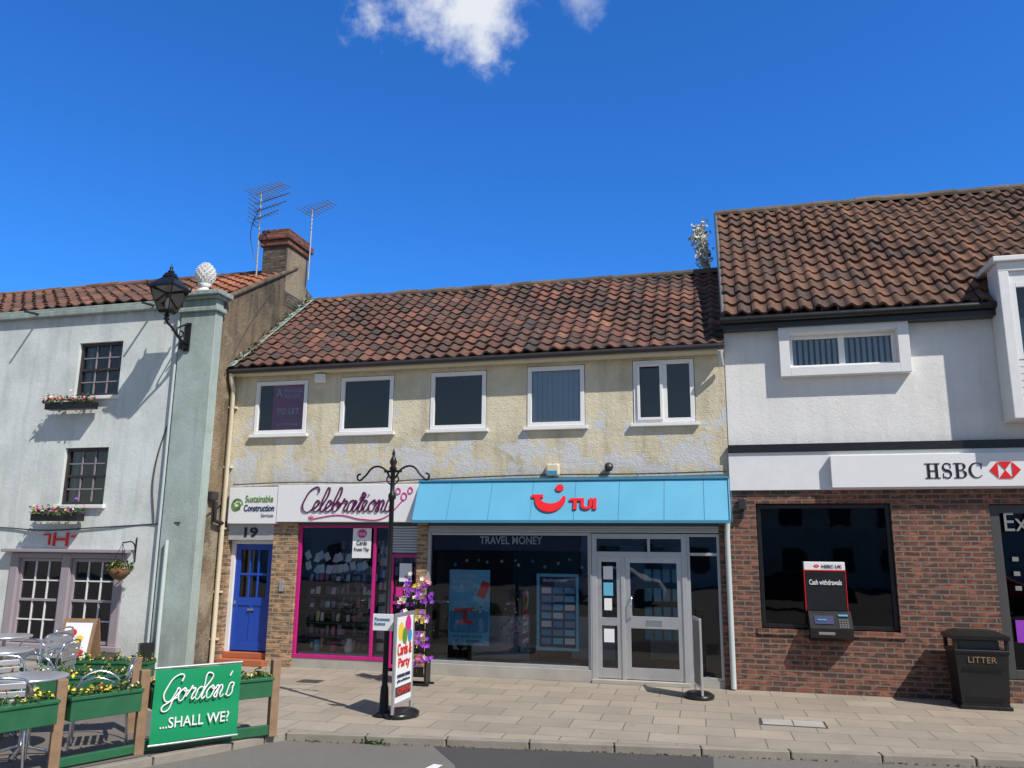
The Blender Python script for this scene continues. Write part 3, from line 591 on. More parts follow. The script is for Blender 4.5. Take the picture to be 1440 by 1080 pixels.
boxes("floodlight",[(.30,.42,-.16,-.02,2.62,2.80),(.33,.39,-.08,-.02,2.5,2.62)],M['dkframe'],K,.02)
wframe("bank_window_frame",.57,2.46,.89,2.71,.06,K,M['black'],.06,.08,mull=[],glass=M['glasst'])
wframe("bank_window_frame_right",3.78,6.19,.31,2.69,.03,K,M['dgrey'],.12,.08,mull=[5.0],glass=M['glasst'])
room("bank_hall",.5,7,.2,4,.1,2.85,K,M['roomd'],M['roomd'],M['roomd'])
panel("window_notice",(3.95,.02,.80),.3,.3,M['fp'],K,t=.004);text("window_lettering","Ex",(3.95,.02,2.32),.3,.26,M['grey'],K);boxes("notice_dots",[(4.0,4.08,.018,.022,z,z+.06) for z in(1.9,1.7,1.5)],M['grey'],K)
boxes("window_surround",[(1.03,1.18,-.16,.0,4.66,5.52),(2.74,2.90,-.16,.0,4.66,5.52),(1.18,2.74,-.16,.0,5.34,5.52),(1.18,2.74,-.16,.0,4.66,4.80)],M['clad'],K,.006)
wframe("upper_window",1.18,2.74,4.80,5.34,.01,K,M['upvc'],.06,.07,mull=[1.96],glass=M['glass'],mw=.09)
boxes("vertical_blinds",[(1.25+i*.085,1.25+i*.085+.05,.09,.096,4.84,5.29) for i in range(17)],M['blind'],K);room("upper_room",1.0,2.9,.14,2,4.6,5.5,K,M['roomd'],M['roomd'])
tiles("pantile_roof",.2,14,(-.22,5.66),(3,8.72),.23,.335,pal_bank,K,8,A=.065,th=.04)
mesh("roof_deck",[(.2,-.2,5.57),(14,-.2,5.57),(14,3,8.63),(.2,3,8.63),(14,6.2,5.57),(.2,6.2,5.57)],[(0,1,2,3),(3,2,4,5)],M['dgrey'],K)
ridge("ridge_tiles",.18,14,3.02,8.74,.13,(.16,.125,.09),K,9,.45)
box("eaves_fascia",.19,14,-.22,-.012,5.44,5.60,M['black'],K);tube("gutter",[(.15,-.27,5.58),(14,-.27,5.60)],.055,M['black'],K)
tube("verge_mortar",[(.2,-.25,5.70),(.2,3,8.76)],.035,M['lead'],K)
boxes("bay_frame",[(4.08,4.22,-.48,-.02,3.86,6.02),(4.08,8.0,-.48,-.02,6.021,6.16),(4.22,8,-.44,-.02,3.86,4.70),(4.22,8,-.44,-.02,5.85,6.02)],M['clad'],K,.01)
boxes("bay_cladding",[(4.225,8,-.462,-.441,3.9+i*.1,3.9+i*.1+.088) for i in range(8)],M['clad'],K,.003)
wframe("bay_window",4.225,7.9,4.705,5.845,-.46,K,M['upvc'],.07,.07,mull=[5.4,6.6],glass=M['glass'])
room("bay_room",4.22,8,-.4,2,4.6,5.9,K,M['roomm'],M['roomm'])
box("bay_roof",4.02,8.06,-.54,.6,6.161,6.24,M['whitep'],K,.01)
g=grp("bank_sign")
box("sign_box",1.66,9,-.17,-.061,2.94,3.42,M['signw'],g,.006)
zb0,zt0=3.06,3.28
def bx(x0,x1,z0,z1): return (x0,x1,-.178,-.1705,z0,z1)
def arcpts(cx,cz,rx,rz,a0,a1,n=14): return [(cx+rx*math.cos(math.radians(a0+(a1-a0)*i/n)),cz+rz*math.sin(math.radians(a0+(a1-a0)*i/n))) for i in range(n+1)]
def stroke(name,outer,inner):
    n=len(outer);vs=[(x,-.177,z) for x,z in outer]+[(x,-.177,z) for x,z in inner];mesh(name,vs,[(i,i+1,n+i+1,n+i) for i in range(n-1)],M['black'],g)
x=2.94
boxes("letter_h",[bx(x+.03,x+.065,zb0+.013,zt0-.013),bx(x+.135,x+.17,zb0+.013,zt0-.013),bx(x+.065,x+.135,3.162,3.178),bx(x,x+.095,zb0,zb0+.013),bx(x,x+.095,zt0-.013,zt0),bx(x+.105,x+.2,zb0,zb0+.013),bx(x+.105,x+.2,zt0-.013,zt0)],M['black'],g)
x=3.165;mz=(zb0+zt0)/2
sc_o=[];sc_i=[]
for i in range(29):
    q=i/28
    if q<.5: a=math.radians(35+q*2*235);cx,cz=x+.065,mz+.053;r_=.053
    else: a=math.radians(90-(q-.5)*2*235);cx,cz=x+.065,mz-.053;r_=.053
    th=.009+.011*math.exp(-((q-.5)/.17)**2);sg=1 if q<.5 else -1
    sc_o.append((cx+(.05+sg*th)*math.cos(a),cz+(r_+sg*th)*math.sin(a)));sc_i.append((cx+(.05-sg*th)*math.cos(a),cz+(r_-sg*th)*math.sin(a)))
stroke("letter_s",sc_o,sc_i);boxes("s_serif",[bx(x+.108,x+.118,zt0-.075,zt0-.005),bx(x+.010,x+.020,zb0+.005,zb0+.075)],M['black'],g)
x=3.32
boxes("letter_b_stem",[bx(x+.03,x+.065,zb0+.013,zt0-.013),bx(x,x+.10,zb0,zb0+.013),bx(x,x+.10,zt0-.013,zt0),bx(x+.066,x+.10,mz,mz+.012)],M['black'],g)
stroke("letter_b_top",arcpts(x+.095,mz+.058,.062,.052,90,-90),arcpts(x+.095,mz+.058,.030,.041,90,-90));stroke("letter_b_bowl",arcpts(x+.095,mz-.052,.072,.058,90,-90),arcpts(x+.095,mz-.052,.038,.046,90,-90))
x=3.51
stroke("letter_c",arcpts(x+.1,mz,.098,.112,40,320,24),[(a+.004*math.cos(math.radians(40+i*280/24)),b) for i,(a,b) in enumerate(arcpts(x+.108,mz,.068,.099,42,318,24))]);boxes("c_serif",[bx(x+.165,x+.175,zt0-.085,zt0-.005)],M['black'],g)
def tri(name,pts,mat): return mesh(name,[(x,-.178,z) for x,z in pts],[tuple(range(len(pts)))],mat,g)
hx,hz,hw,hh=3.80,3.05,.36,.24
c_=(hx+hw/2,hz+hh/2);q_=.09
tri("hex_l",[(hx+q_,hz),(hx+q_,hz+hh),(hx-.02,c_[1])],M['red']);tri("hex_r",[(hx+hw-q_,hz),(hx+hw+.02,c_[1]),(hx+hw-q_,hz+hh)],M['red'])
tri("hex_t",[(hx+q_,hz+hh),(hx+hw-q_,hz+hh),c_],M['red']);tri("hex_b",[(hx+q_,hz),c_,(hx+hw-q_,hz)],M['red'])
text("lettering_2","UK",(4.26,-.175,3.06),.3,.22,M['black'],g)
# cash machine
g=grp("cash_machine")
box("upper_panel",1.20,1.77,-.06,.06,1.16,1.74,M['black'],g,.01);box("header",1.20,1.77,-.062,.06,1.741,1.86,M['signw'],g,.006)
boxes("header_trim",[(1.20,1.77,-.066,-.05,1.73,1.745),(1.195,1.203,-.066,.05,1.16,1.74),(1.767,1.775,-.066,.05,1.16,1.74)],M['red'],g)
text("brand","HSBC UK",(1.45,-.066,1.775),.28,.045,M['black'],g)
mesh("brand_logo",[(1.33,-.067,1.80),(1.365,-.067,1.825),(1.365,-.067,1.775)],[(0,1,2)],M['red'],g);mesh("brand_logo2",[(1.42,-.067,1.80),(1.385,-.067,1.775),(1.385,-.067,1.825)],[(0,1,2)],M['red'],g);mesh("brand_logo3",[(1.365,-.067,1.825),(1.385,-.067,1.825),(1.375,-.067,1.80)],[(0,1,2)],M['red'],g);mesh("brand_logo4",[(1.365,-.067,1.775),(1.375,-.067,1.80),(1.385,-.067,1.775)],[(0,1,2)],M['red'],g)
text("caption","Cash withdrawals",(1.26,-.064,1.53),.45,.075,M['signw'],g,bold=.015)
mesh("console",[(1.22,-.10,.74),(1.80,-.10,.74),(1.80,-.24,.80),(1.22,-.24,.80),(1.22,-.26,.93),(1.80,-.26,.93),(1.80,-.08,1.159),(1.22,-.08,1.159),(1.22,.1,.74),(1.8,.1,.74),(1.8,.1,1.159),(1.22,.1,1.159)],
 [(0,3,2,1),(3,4,5,2),(4,7,6,5),(0,8,11,7,4,3),(1,2,5,6,10,9),(7,11,10,6),(8,0,1,9)],M['black'],g)
u_=Vector((0,.18,.229)).normalized()
panel("screen",(1.29,-.222,.985),.26,.14,M['navy'],g,U=u_,t=.008);panel("screen_text",(1.33,-.195,1.03),.12,.02,M['tuis'],g,U=u_,t=.014)
boxes("keypad",[(1.62+i*.035,1.645+i*.035,-.25+r_*.022,-.235+r_*.022,.945+r_*.03,.965+r_*.03) for i in range(4) for r_ in range(4)],M['grey'],g)
panel("card_slot",(1.62,-.145,1.09),.13,.03,M['tuis'],g,U=u_,t=.012)
box("cash_shutter",1.33,1.55,-.255,-.2,.84,.88,M['grey'],g,.004)
# ================================================================= LEFT WHITE HOUSE
H=grp("white_house");Y=-.65
wins=[(-11.63,-10.66,4.72,5.76),(-11.67,-10.72,2.72,3.76),(-12.55,-10.12,.30,1.86)]
wins2=[(-15.3,-14.3,4.72,5.76),(-15.3,-14.3,2.72,3.76),(-16.5,-14.0,.3,1.86)]
wall("front_wall",-24,-9.38,0,6.42,Y,wins+wins2,M['white_wall'],H,.14)
mesh("gable_wall",[(-8.70,Y,0),(-8.70,Y,6.40),(-8.70,2.0,7.92),(-8.70,5,6.3),(-8.70,5,0)],[(0,1,2,3,4)],M['side'],H)
box("corner_pilaster",-9.38,-8.66,Y-.10,Y+.12,0,6.18,M['pil'],H,.01)
boxes("pilaster_capital",[(-9.43,-8.61,Y-.15,Y+.17,6.181,6.27),(-9.38,-8.66,Y-.10,Y+.12,6.271,6.42),(-9.45,-8.59,Y-.17,Y+.19,6.421,6.47),(-9.50,-8.55,Y-.22,Y+.24,6.471,6.56)],M['pil'],H,.015)
box("cornice",-24,-9.44,Y-.10,Y+.05,6.30,6.421,M['pil'],H,.02);box("parapet_coping",-24,-9.46,Y-.05,Y+.25,6.43,6.48,M['pil'],H,.01)
tiles("pantile_roof",-24,-8.72,(Y+.05,6.50),(2.0,7.86),.28,.28,pal_left,H,5,A=.06)
mesh("roof_deck",[(-24,Y,6.40),(-8.71,Y,6.40),(-8.71,2,7.78),(-24,2,7.78),(-8.71,4.9,6.3),(-24,4.9,6.3)],[(0,1,2,3),(3,2,4,5)],M['dgrey'],H)
ridge("ridge_tiles",-24,-9.3,2.0,7.88,.12,(.2,.10,.065),H,6,.4)
tube("verge",[(-8.70,Y+.1,6.46),(-8.70,2.0,7.97)],.05,M['side'],H)
boxes("chimney_stack",[(-9.27,-8.69,1.55,2.45,7.0,8.32)],M['chim'],H,.01)
mesh("chimney_face",[(-8.685,1.56,7.3),(-8.685,2.44,7.3),(-8.685,2.44,8.31),(-8.685,1.56,8.31)],[(0,1,2,3)],M['chimy'],H)
boxes("chimney_cap",[(-9.32,-8.64,1.50,2.50,8.321,8.45),(-9.36,-8.60,1.46,2.54,8.451,8.60),(-9.31,-8.65,1.51,2.49,8.601,8.70)],M['chimr'],H,.02)
lathe("finial_base",[(.0,0),(.14,0),(.15,.05),(.08,.09),(.07,.13),(.13,.17)],M['pineapple'],H,20,(-9.02,Y,6.56))
def pine():
    vs=[];fs=[];rows=9
    for j in range(rows):
        t=(j+.5)/rows;r_=.155*math.sin(math.pi*(.12+.86*t))**.7;z=6.72+.44*t;n=12
        for i in range(n):
            a=2*math.pi*(i+.5*(j%2))/n;c=Vector((-9.02+r_*.9*math.cos(a),Y+r_*.9*math.sin(a),z));o_=Vector((math.cos(a),math.sin(a),.45)).normalized();tx=Vector((-math.sin(a),math.cos(a),0));uz_=o_.cross(tx)*-1;s=.045*(r_/.15+.25);k=len(vs)
            vs+=[c+tx*s,c-uz_*s*.9,c-tx*s,c+uz_*s*.9,c+o_*s*1.1];fs+=[(k,k+1,k+4),(k+1,k+2,k+4),(k+2,k+3,k+4),(k+3,k,k+4)]
    mesh("pineapple_scales",vs,fs,M['pineapple'],H)
    lathe("pineapple_core",[(0.01,0),(.11,.03),(.145,.15),(.13,.28),(.07,.39),(.0,.44)],M['pineapple'],H,16,(-9.02,Y,6.72))
pine()
def sash(x0,x1,z0,z1,fm,gm,cols,rows,y=Y+.06,par=H):
    wframe("sash_frame",x0+.005,x1-.005,z0+.005,z1-.005,y,par,fm,.055,.07,rails=[(z0+z1)/2],glass=M['glass'],mw=.045)
    l=[];iw=(x1-x0-.11);ih=(z1-z0-.11)
    for c in range(1,cols): xx=x0+.055+iw*c/cols;l.append((xx-.011,xx+.011,y+.02,y+.05,z0+.055,z1-.055))
    for r_ in range(1,rows):
        if rows%2==0 and r_==rows//2: continue
        zz=z0+.055+ih*r_/rows;l.append((x0+.055,x1-.055,y+.022,y+.048,zz-.011,zz+.011))
    boxes("glazing_bars",l,gm,par)
for i,(a,b,c,d_) in enumerate(wins[:2]+wins2[:2]):
    sash(a,b,c,d_,M['dkframe'],M['mauve'],3,4);box("sill",a-.06,b+.06,Y-.07,Y+.1,c-.07,c-.002,M['whitep'],H,.01)
    room("room",a-.3,b+.3,Y+.15,2,c-.4,d_+.3,H,M['roomm'],M['room'],M['roomd'])
    boxes("curtains",[(a+.05,a+.16,Y+.2,Y+.24,c+.05,d_),(b-.2,b-.05,Y+.2,Y+.24,c+.05,d_)],M['room'],H)
for (a,b,c,d_) in (wins[2],wins2[2]):
    m_=(a+b)/2
    boxes("casing",[(a,a+.17,Y-.03,Y+.1,c,d_),(b-.17,b,Y-.03,Y+.1,c,d_),(m_-.09,m_+.09,Y-.03,Y+.1,c,d_),(a-.1,b+.1,Y-.12,Y+.1,c-.09,c),(a+.17,m_-.09,Y-.03,Y+.1,d_-.09,d_),(m_+.09,b-.17,Y-.03,Y+.1,d_-.09,d_)],M['lilac'],H,.01)
    sash(a+.17,m_-.09,c,d_-.09,M['lilac'],M['whitep'],3,4,Y+.03);sash(m_+.09,b-.17,c,d_-.09,M['lilac'],M['whitep'],3,4,Y+.03)
    box("hood_moulding",a-.12,b+.12,Y-.16,Y,d_+.01,d_+.07,M['lilac'],H,.01);room("room",a,b,Y+.15,3,.1,2.2,H,M['roomm'],M['roomm'])
tube("downpipe_corner",[(-9.20,Y-.15,2.1),(-9.20,Y-.15,.02)],.035,M['gpipe'],H);tube("downpipe_upper",[(-9.45,Y-.05,6.2),(-9.45,Y-.05,.02)],.035,M['gpipe'],H)
tube("wall_cables",[[(-20,Y-.02,2.30),(-14,Y-.02,2.32),(-12.7,Y-.02,2.3),(-12,Y-.03,2.26),(-10.6,Y-.02,2.32),(-9.5,Y-.02,2.38),(-9.0,Y-.12,2.40)],[(-9.42,Y-.02,4.5),(-9.7,Y-.02,3.2),(-9.6,Y-.02,2.4)],[(-8.68,Y+.1,2.5),(-8.68,-.1,2.75)]],.012,M['dgrey'],H,True)
boxes("red_logo",[(-11.68,-11.64,Y-.03,Y,1.98,2.22),(-11.40,-11.36,Y-.03,Y,1.98,2.22),(-11.64,-11.40,Y-.03,Y,2.08,2.12),(-11.9,-11.75,Y-.03,Y,2.17,2.2),(-11.78,-11.75,Y-.03,Y,2.0,2.17),(-11.3,-11.2,Y-.03,Y,2.14,2.17)],M['red'],H)
tube("soil_pipe",[(-8.62,-.35,2.78),(-8.62,-.35,2.45),(-8.62,-.05,2.40)],.04,M['dkframe'],H);box("vent_box",-8.70,-8.6,-.5,-.3,2.8,2.95,M['dkframe'],H,.01)
tube("gable_cable",[(-8.68,1.2,7.3),(-8.68,.2,6.0),(-8.68,-.3,5.1)],.008,M['dgrey'],H,True)
for x in(-12.6,-10.0,): tube("eaves_spike",[(x,Y-.02,6.38),(x+.02,Y-.42,6.33)],.022,M['dkframe'],H)
# lantern
g=grp("wall_lantern");LX,LY,LZ=-9.2,-1.37,6.0
def frus(name,z0,r0,z1,r1,mat,n=4,rot=math.pi/4,cap=True):
    vs=[(LX+r0*math.cos(rot+2*math.pi*i/n),LY+r0*math.sin(rot+2*math.pi*i/n),LZ+z0) for i in range(n)]+[(LX+r1*math.cos(rot+2*math.pi*i/n),LY+r1*math.sin(rot+2*math.pi*i/n),LZ+z1) for i in range(n)]
    fs=[(i,(i+1)%n,n+(i+1)%n,n+i) for i in range(n)]
    if cap: fs+=[tuple(range(n))[::-1],tuple(range(n,2*n))]
    return mesh(name,vs,fs,mat,g)
frus("glazing",.03,.16,.42,.32,M['lampg'],cap=False);frus("base",-.02,.13,.03,.165,M['iron'])
s_=.36*.7071;boxes("rim",[(LX-s_,LX+s_,LY-s_,LY-s_+.03,LZ+.42,LZ+.46),(LX-s_,LX+s_,LY+s_-.03,LY+s_,LZ+.42,LZ+.46),(LX-s_,LX-s_+.03,LY-s_+.03,LY+s_-.03,LZ+.42,LZ+.46),(LX+s_-.03,LX+s_,LY-s_+.03,LY+s_-.03,LZ+.42,LZ+.46)],M['iron'],g)
frus("roof",.461,.35,.64,.12,M['iron'],cap=False);frus("roof_cap",.64,.14,.72,.09,M['iron']);frus("roof_lining",.47,.33,.63,.11,M['whitep'],cap=False)
lathe("finial",[(.04,0),(.06,.03),(.02,.07),(.035,.10),(.012,.13),(0,.19)],M['iron'],g,12,(LX,LY,LZ+.72));lathe("bulb",[(0,0),(.04,.03),(.05,.12),(.03,.2),(0,.22)],M['whitep'],g,12,(LX,LY,LZ+.05))
for k in range(4):
    a=math.pi/4+k*math.pi/2;tube("glazing_bar",[(LX+.16*math.cos(a),LY+.16*math.sin(a),LZ+.03),(LX+.32*math.cos(a),LY+.32*math.sin(a),LZ+.43)],.012,M['iron'],g)
    tube("crest",[(LX+.35*math.cos(a),LY+.35*math.sin(a),LZ+.46),(LX+.37*math.cos(a),LY+.37*math.sin(a),LZ+.52)],.015,M['iron'],g)
tube("arm",[(LX,Y-.10,LZ-.42),(LX,Y-.3,LZ-.38),(LX,LY+.15,LZ-.22),(LX,LY,LZ-.14),(LX,LY,LZ)],.022,M['iron'],g,True)
tube("scroll",[(LX,Y-.12,LZ-.05),(LX,Y-.28,LZ-.12),(LX,Y-.42,LZ-.26),(LX,Y-.30,LZ-.33),(LX,Y-.24,LZ-.25),(LX,Y-.31,LZ-.22)],.016,M['iron'],g,True)
lathe("collar",[(.02,0),(.06,.02),(.03,.05),(.05,.09),(.02,.12)],M['iron'],g,12,(LX,LY,LZ-.14))
box("wall_plate",LX-.06,LX+.06,Y-.13,Y-.10,LZ-.55,LZ-.02,M['iron'],g,.01);box("junction_box",LX-.1,LX+.0,Y-.2,Y-.13,LZ-.52,LZ-.36,M['iron'],g,.01)
# TV aerials
def yagi(name,base,top,boom_dir,n,L_,el):
    g=grp(name);b=Vector(base);t=Vector(top);tube("mast",[b,t],.02,M['alu'],g);d_=Vector(boom_dir).normalized();c=d_.cross(UZ).normalized()
    s=t-d_*.2;e=t+d_*L_;tube("boom",[s,e],.014,M['alu'],g);
    tube("elements",[[s.lerp(e,i/n)+c*el*(1-.4*i/n),s.lerp(e,i/n)-c*el*(1-.4*i/n)] for i in range(n+1)],.008,M['lead'],g)
    return g
g=yagi("tv_antenna",(-9.35,1.5,7.6),(-9.35,1.45,9.55),(.9,-.35,.0),9,.75,.3)
for z,l in((9.32,.85),(9.14,.78),(8.96,.62)):
    tube("element_row",[(-9.5,1.5,z),(-9.35+l,1.2,z+.03)],.010,M['lead'],g)
    tube("directors",[[( -9.4+i*.1,1.47-i*.035-.14,z-.03),(-9.4+i*.1,1.47-i*.035+.14,z+.05)] for i in range(int(l*10))],.006,M['lead'],g)
tube("reflector",[[(-9.52,1.25,z),(-9.52,1.75,z)] for z in(8.85,8.95,9.05,9.15,9.25,9.35,9.45)]+[[(-9.52,1.5,8.8),(-9.52,1.5,9.5)]],.007,M['lead'],g)
tube("cable",[(-9.35,1.44,9.2),(-9.5,1.4,8.7),(-9.42,1.4,8.2),(-9.3,1.4,7.9)],.008,M['black'],g,True)
yagi("tv_antenna",(-8.6,2.35,7.8),(-8.6,2.35,9.45),(.85,-.2,.12),8,.55,.3)
# shrub near roof junction
g=grp("climbing_shrub");st=[];lp=[]
rr=random.Random(11)
for k in range(9):
    p=Vector((.0+rr.uniform(-.05,.05),2.6,7.4));pl=[tuple(p)]
    for s in range(6):
        p=p+Vector((rr.uniform(-.08,.04),rr.uniform(-.06,.06),.18*rr.uniform(.7,1.1)));pl.append(tuple(p))
        for _ in range(9): lp.append((p.x+rr.gauss(0,.045),p.y+rr.gauss(0,.05),p.z+rr.gauss(0,.06)))
    st.append(pl)
tube("stems",st,.008,M['shrub'],g);foliage("leaves",lp,[M['shrub'],M['fw'],M['leaf2']],[6,3,1],.085,g,3)
# window boxes & baskets
def winbox(x0,x1,y0,y1,z,seed,cols,n=220):
    g=grp("window_flower_box");box("trough",x0,x1,y0,y1,z,z+.13,M['black'],g,.01);r_=random.Random(seed)
    pts=[(r_.uniform(x0-.03,x1+.03),r_.uniform(y0-.06,y1),z+.13+abs(r_.gauss(0,.07))-.03) for _ in range(n)]
    foliage("leaves",pts,[M['leaf'],M['leaf2']],[2,1],.06,g,seed);foliage("petals",[(p[0],p[1]-.02,p[2]+.04) for p in pts[::3]],cols,[1]*len(cols),.055,g,seed+1)
winbox(-12.0,-10.98,Y-.27,Y-.08,4.45,21,[M['fr'],M['fr'],M['fw'],M['fpk']]);winbox(-12.0,-11.0,Y-.27,Y-.08,2.42,22,[M['fpk'],M['fw'],M['fp'],M['fr'],M['fy']])
winbox(-15.6,-14.0,Y-.27,Y-.08,4.45,24,[M['fr'],M['fw']])
def basket(x,y,z,seed):
    g=grp("hanging_basket");lathe("bowl",[(0,-.2),(.08,-.18),(.15,-.1),(.18,0)],M['wick'],g,16,(x,y,z));r_=random.Random(seed)
    pts=[]
    for _ in range(220):
        a=r_.uniform(0,6.28);q=r_.uniform(0,.22);pts.append((x+q*math.cos(a),y+q*math.sin(a),z+.08*(1-q/.22)+r_.gauss(0,.04)))
    foliage("leaves",pts,[M['leaf'],M['leaf2']],[2,1],.06,g,seed);foliage("petals",pts[::4],[M['fr'],M['fw'],M['fy'],M['fpk']],[1]*4,.05,g,seed+1)
    tube("chains",[[(x+.17*math.cos(a),y+.17*math.sin(a),z),(x,y,z+.42)] for a in(0,2.1,4.2)],.004,M['iron'],g)
    tube("bracket",[(x,Y-.01,z+.2),(x,Y-.08,z+.42),(x,y,z+.43)],.012,M['iron'],g,True);tube("bracket_stay",[(x,Y-.01,z+.52),(x,Y-.01,z+.1)],.012,M['iron'],g)
basket(-9.92,-1.0,1.62,31);basket(-12.95,-1.0,1.62,33)
# ================================================================= STREET FURNITURE
g=grp("sign_post");px,py=-4.04,-3.3
lathe("post",[(.0,0),(.13,0),(.13,.03),(.06,.06),(.05,.3),(.045,.34),(.036,.36),(.034,1.1),(.046,1.12),(.046,1.16),(.034,1.18),(.03,2.6),(.05,2.63),(.05,2.67),(.03,2.7),(.028,2.98),(.055,3.0),(.03,3.04),(.05,3.09),(.03,3.14),(.015,3.17),(.022,3.2),(0,3.27)],M['iron'],g,16,(px,py,0))
for s in(-1,1):
    tube("scroll_arm",[(px+s*.03,py,2.88),(px+s*.12,py,3.0),(px+s*.26,py,3.03),(px+s*.40,py,2.90),(px+s*.47,py,2.86),(px+s*.49,py,2.92),(px+s*.45,py,2.94)],.013,M['iron'],g,True)
    tube("scroll_inner",[(px+s*.03,py,2.80),(px+s*.08,py,2.86),(px+s*.06,py,2.92)],.010,M['iron'],g,True)
box("cross_bar",px-.12,px+.12,py-.012,py+.012,2.955,2.985,M['iron'],g)
box("notice_plate",px-.17,px+.10,py-.05,py-.038,1.0,1.2,M['signw'],g,.004);text("notice_text","Pavement\nlicence",(px-.14,py-.052,1.07),.2,.09,M['tuis'],g)
def swing(x,y,rz,face,h=1.22,w_=.56,bal=False):
    g=grp("pavement_sign",(x,y,0),rz)
    mesh_o=lathe("base",[(0,0),(.27,0),(.28,.04),(.22,.07),(0,.09)],M['black'],g,24);mesh_o.scale=(1,.75,1)
    boxes("posts",[(-w_/2-.02,-w_/2+.02,-.015,.015,.06,h),(w_/2-.02,w_/2+.02,-.015,.015,.06,h),(-w_/2+.02,w_/2-.02,-.015,.015,h-.04,h),(-w_/2+.02,w_/2-.02,-.015,.015,.14,.18)],M['alu'],g,.004)
    box("panel",-w_/2+.021,w_/2-.021,-.008,.008,.181,h-.041,face,g)
    return g
g=swing(-3.84,-3.22,math.radians(89),M['signw'])
def T(nm,s,x,z,w_,h_,m_,g,y=-.012,bold=.01):
    o=text(nm,s,(x,y,z),w_,h_,m_,None,bold=bold);o.parent=g
T("t1","Cards &",-.22,.72,.44,.14,M['fr'],g);T("t2","Party",-.18,.55,.36,.14,M['fr'],g);T("t3","UPSTAIRS OFFERS",-.2,.46,.4,.04,M['navy'],g);T("t5","gifts and balloons",-.2,.40,.4,.04,M['navy'],g)
box("dark_strip",-.24,.24,-.014,-.009,.25,.36,M['dgrey'],g);T("t4","OPEN",-.2,.27,.4,.07,M['fr'],g,-.016)
for i,(x,z,r_,m_) in enumerate([(-.12,1.0,.11,'fy'),(.1,1.06,.12,'pinkl'),(.0,.94,.1,'sgreen'),(.16,.93,.08,'poster')]):
    mesh("printed_balloon",[(x+r_*.8*math.cos(t*.3927),-.010-.001*i,z+r_*math.sin(t*.3927)) for t in range(16)],[tuple(range(16))],M[m_],g)
g=swing(-.36,-.85,math.radians(-78),M['grey'],1.08,.5)
g=grp("artificial_flower_stand");fx,fy=-4.50,-1.0
boxes("stand",[(fx-.19,fx-.16,fy-.1,fy+.1,.0,1.45),(fx+.16,fx+.19,fy-.1,fy+.1,.0,1.45)]+[(fx-.16,fx+.16,fy-.1,fy+.1,z,z+.02) for z in(.12,.45,.78,1.1)],M['black'],g)
boxes("feet",[(fx-.24,fx+.24,fy-.14,fy-.1,.0,.03),(fx-.24,fx+.24,fy+.1,fy+.14,.0,.03)],M['black'],g)
rr=random.Random(9)
def blossoms():
    vs=[];fs=[];mi=[];mats=[M['fp'],M['fw'],M['fpk'],M['fy'],M['leaf']]
    for z in(.34,.66,.98,1.28,1.44):
        for i in range(5):
            c=Vector((fx-.2+i*.1+rr.uniform(-.03,.03),fy-.14+rr.gauss(0,.04),z+rr.uniform(-.06,.06)));k=rr.choice([0,0,0,1,1,2,0,3]) 
            for _ in range(7):
                cc=c+Vector((rr.gauss(0,.05),rr.gauss(0,.03),rr.gauss(0,.045)));fn=Vector((rr.gauss(0,.5),-1,rr.gauss(.3,.4))).normalized();u=fn.orthogonal().normalized();v=fn.cross(u);kk=k if rr.random()<.75 else rr.choice([0,1,4,4])
                for q in range(5):
                    a=q*1.2566;d1=u*math.cos(a)+v*math.sin(a);d2=u*math.cos(a+.5)+v*math.sin(a+.5);d0=u*math.cos(a-.5)+v*math.sin(a-.5);n=len(vs);s=.034
                    vs.extend([cc,cc+d0*s*.8+fn*.008,cc+d1*s*1.2+fn*.014,cc+d2*s*.8+fn*.008]);fs.append((n,n+1,n+2,n+3));mi.append(kk)
    mesh("blooms",vs,fs,None,g,mats=mats,mi=mi)
blossoms()
boxes("pots",[(fx-.15+i*.1,fx-.07+i*.1,fy-.12,fy-.04,z,z+.12) for i in range(3) for z in(.14,.47,.8,1.12)],M['black'],g,.01)
g=grp("litter_bin");bx_,by=3.30,-.42
mesh("body",[(bx_-.28,by-.22,.03),(bx_+.28,by-.22,.03),(bx_+.28,by+.22,.03),(bx_-.28,by+.22,.03),(bx_-.32,by-.25,.74),(bx_+.32,by-.25,.74),(bx_+.32,by+.25,.74),(bx_-.32,by+.25,.74)],[(3,2,1,0),(0,1,5,4),(1,2,6,5),(2,3,7,6),(3,0,4,7),(4,5,6,7)],M['black'],g)
boxes("corner_posts",[(bx_+a*.31-.025,bx_+a*.31+.025,by+b*.235-.025,by+b*.235+.025,.70,.88) for a in(-1,1) for b in(-1,1)],M['black'],g,.01)
boxes("plinth",[(bx_-.31,bx_+.31,by-.25,by+.25,0,.05)],M['black'],g,.01);box("rim",bx_-.335,bx_+.335,by-.265,by+.265,.70,.755,M['iron'],g,.015)
mesh("lid",[(bx_-.35,by-.28,.88),(bx_+.35,by-.28,.88),(bx_+.35,by+.28,.88),(bx_-.35,by+.28,.88),(bx_-.35,by-.28,.93),(bx_+.35,by-.28,.93),(bx_+.35,by+.28,.93),(bx_-.35,by+.28,.93),(bx_-.22,by-.16,.99),(bx_+.22,by-.16,.99),(bx_+.22,by+.16,.99),(bx_-.22,by+.16,.99)],[(3,2,1,0),(0,1,5,4),(1,2,6,5),(2,3,7,6),(3,0,4,7),(4,5,9,8),(5,6,10,9),(6,7,11,10),(7,4,8,11),(8,9,10,11)],M['iron'],g)
box("inner_liner",bx_-.24,bx_+.24,by-.17,by+.17,.755,.86,M['dgrey'],g)
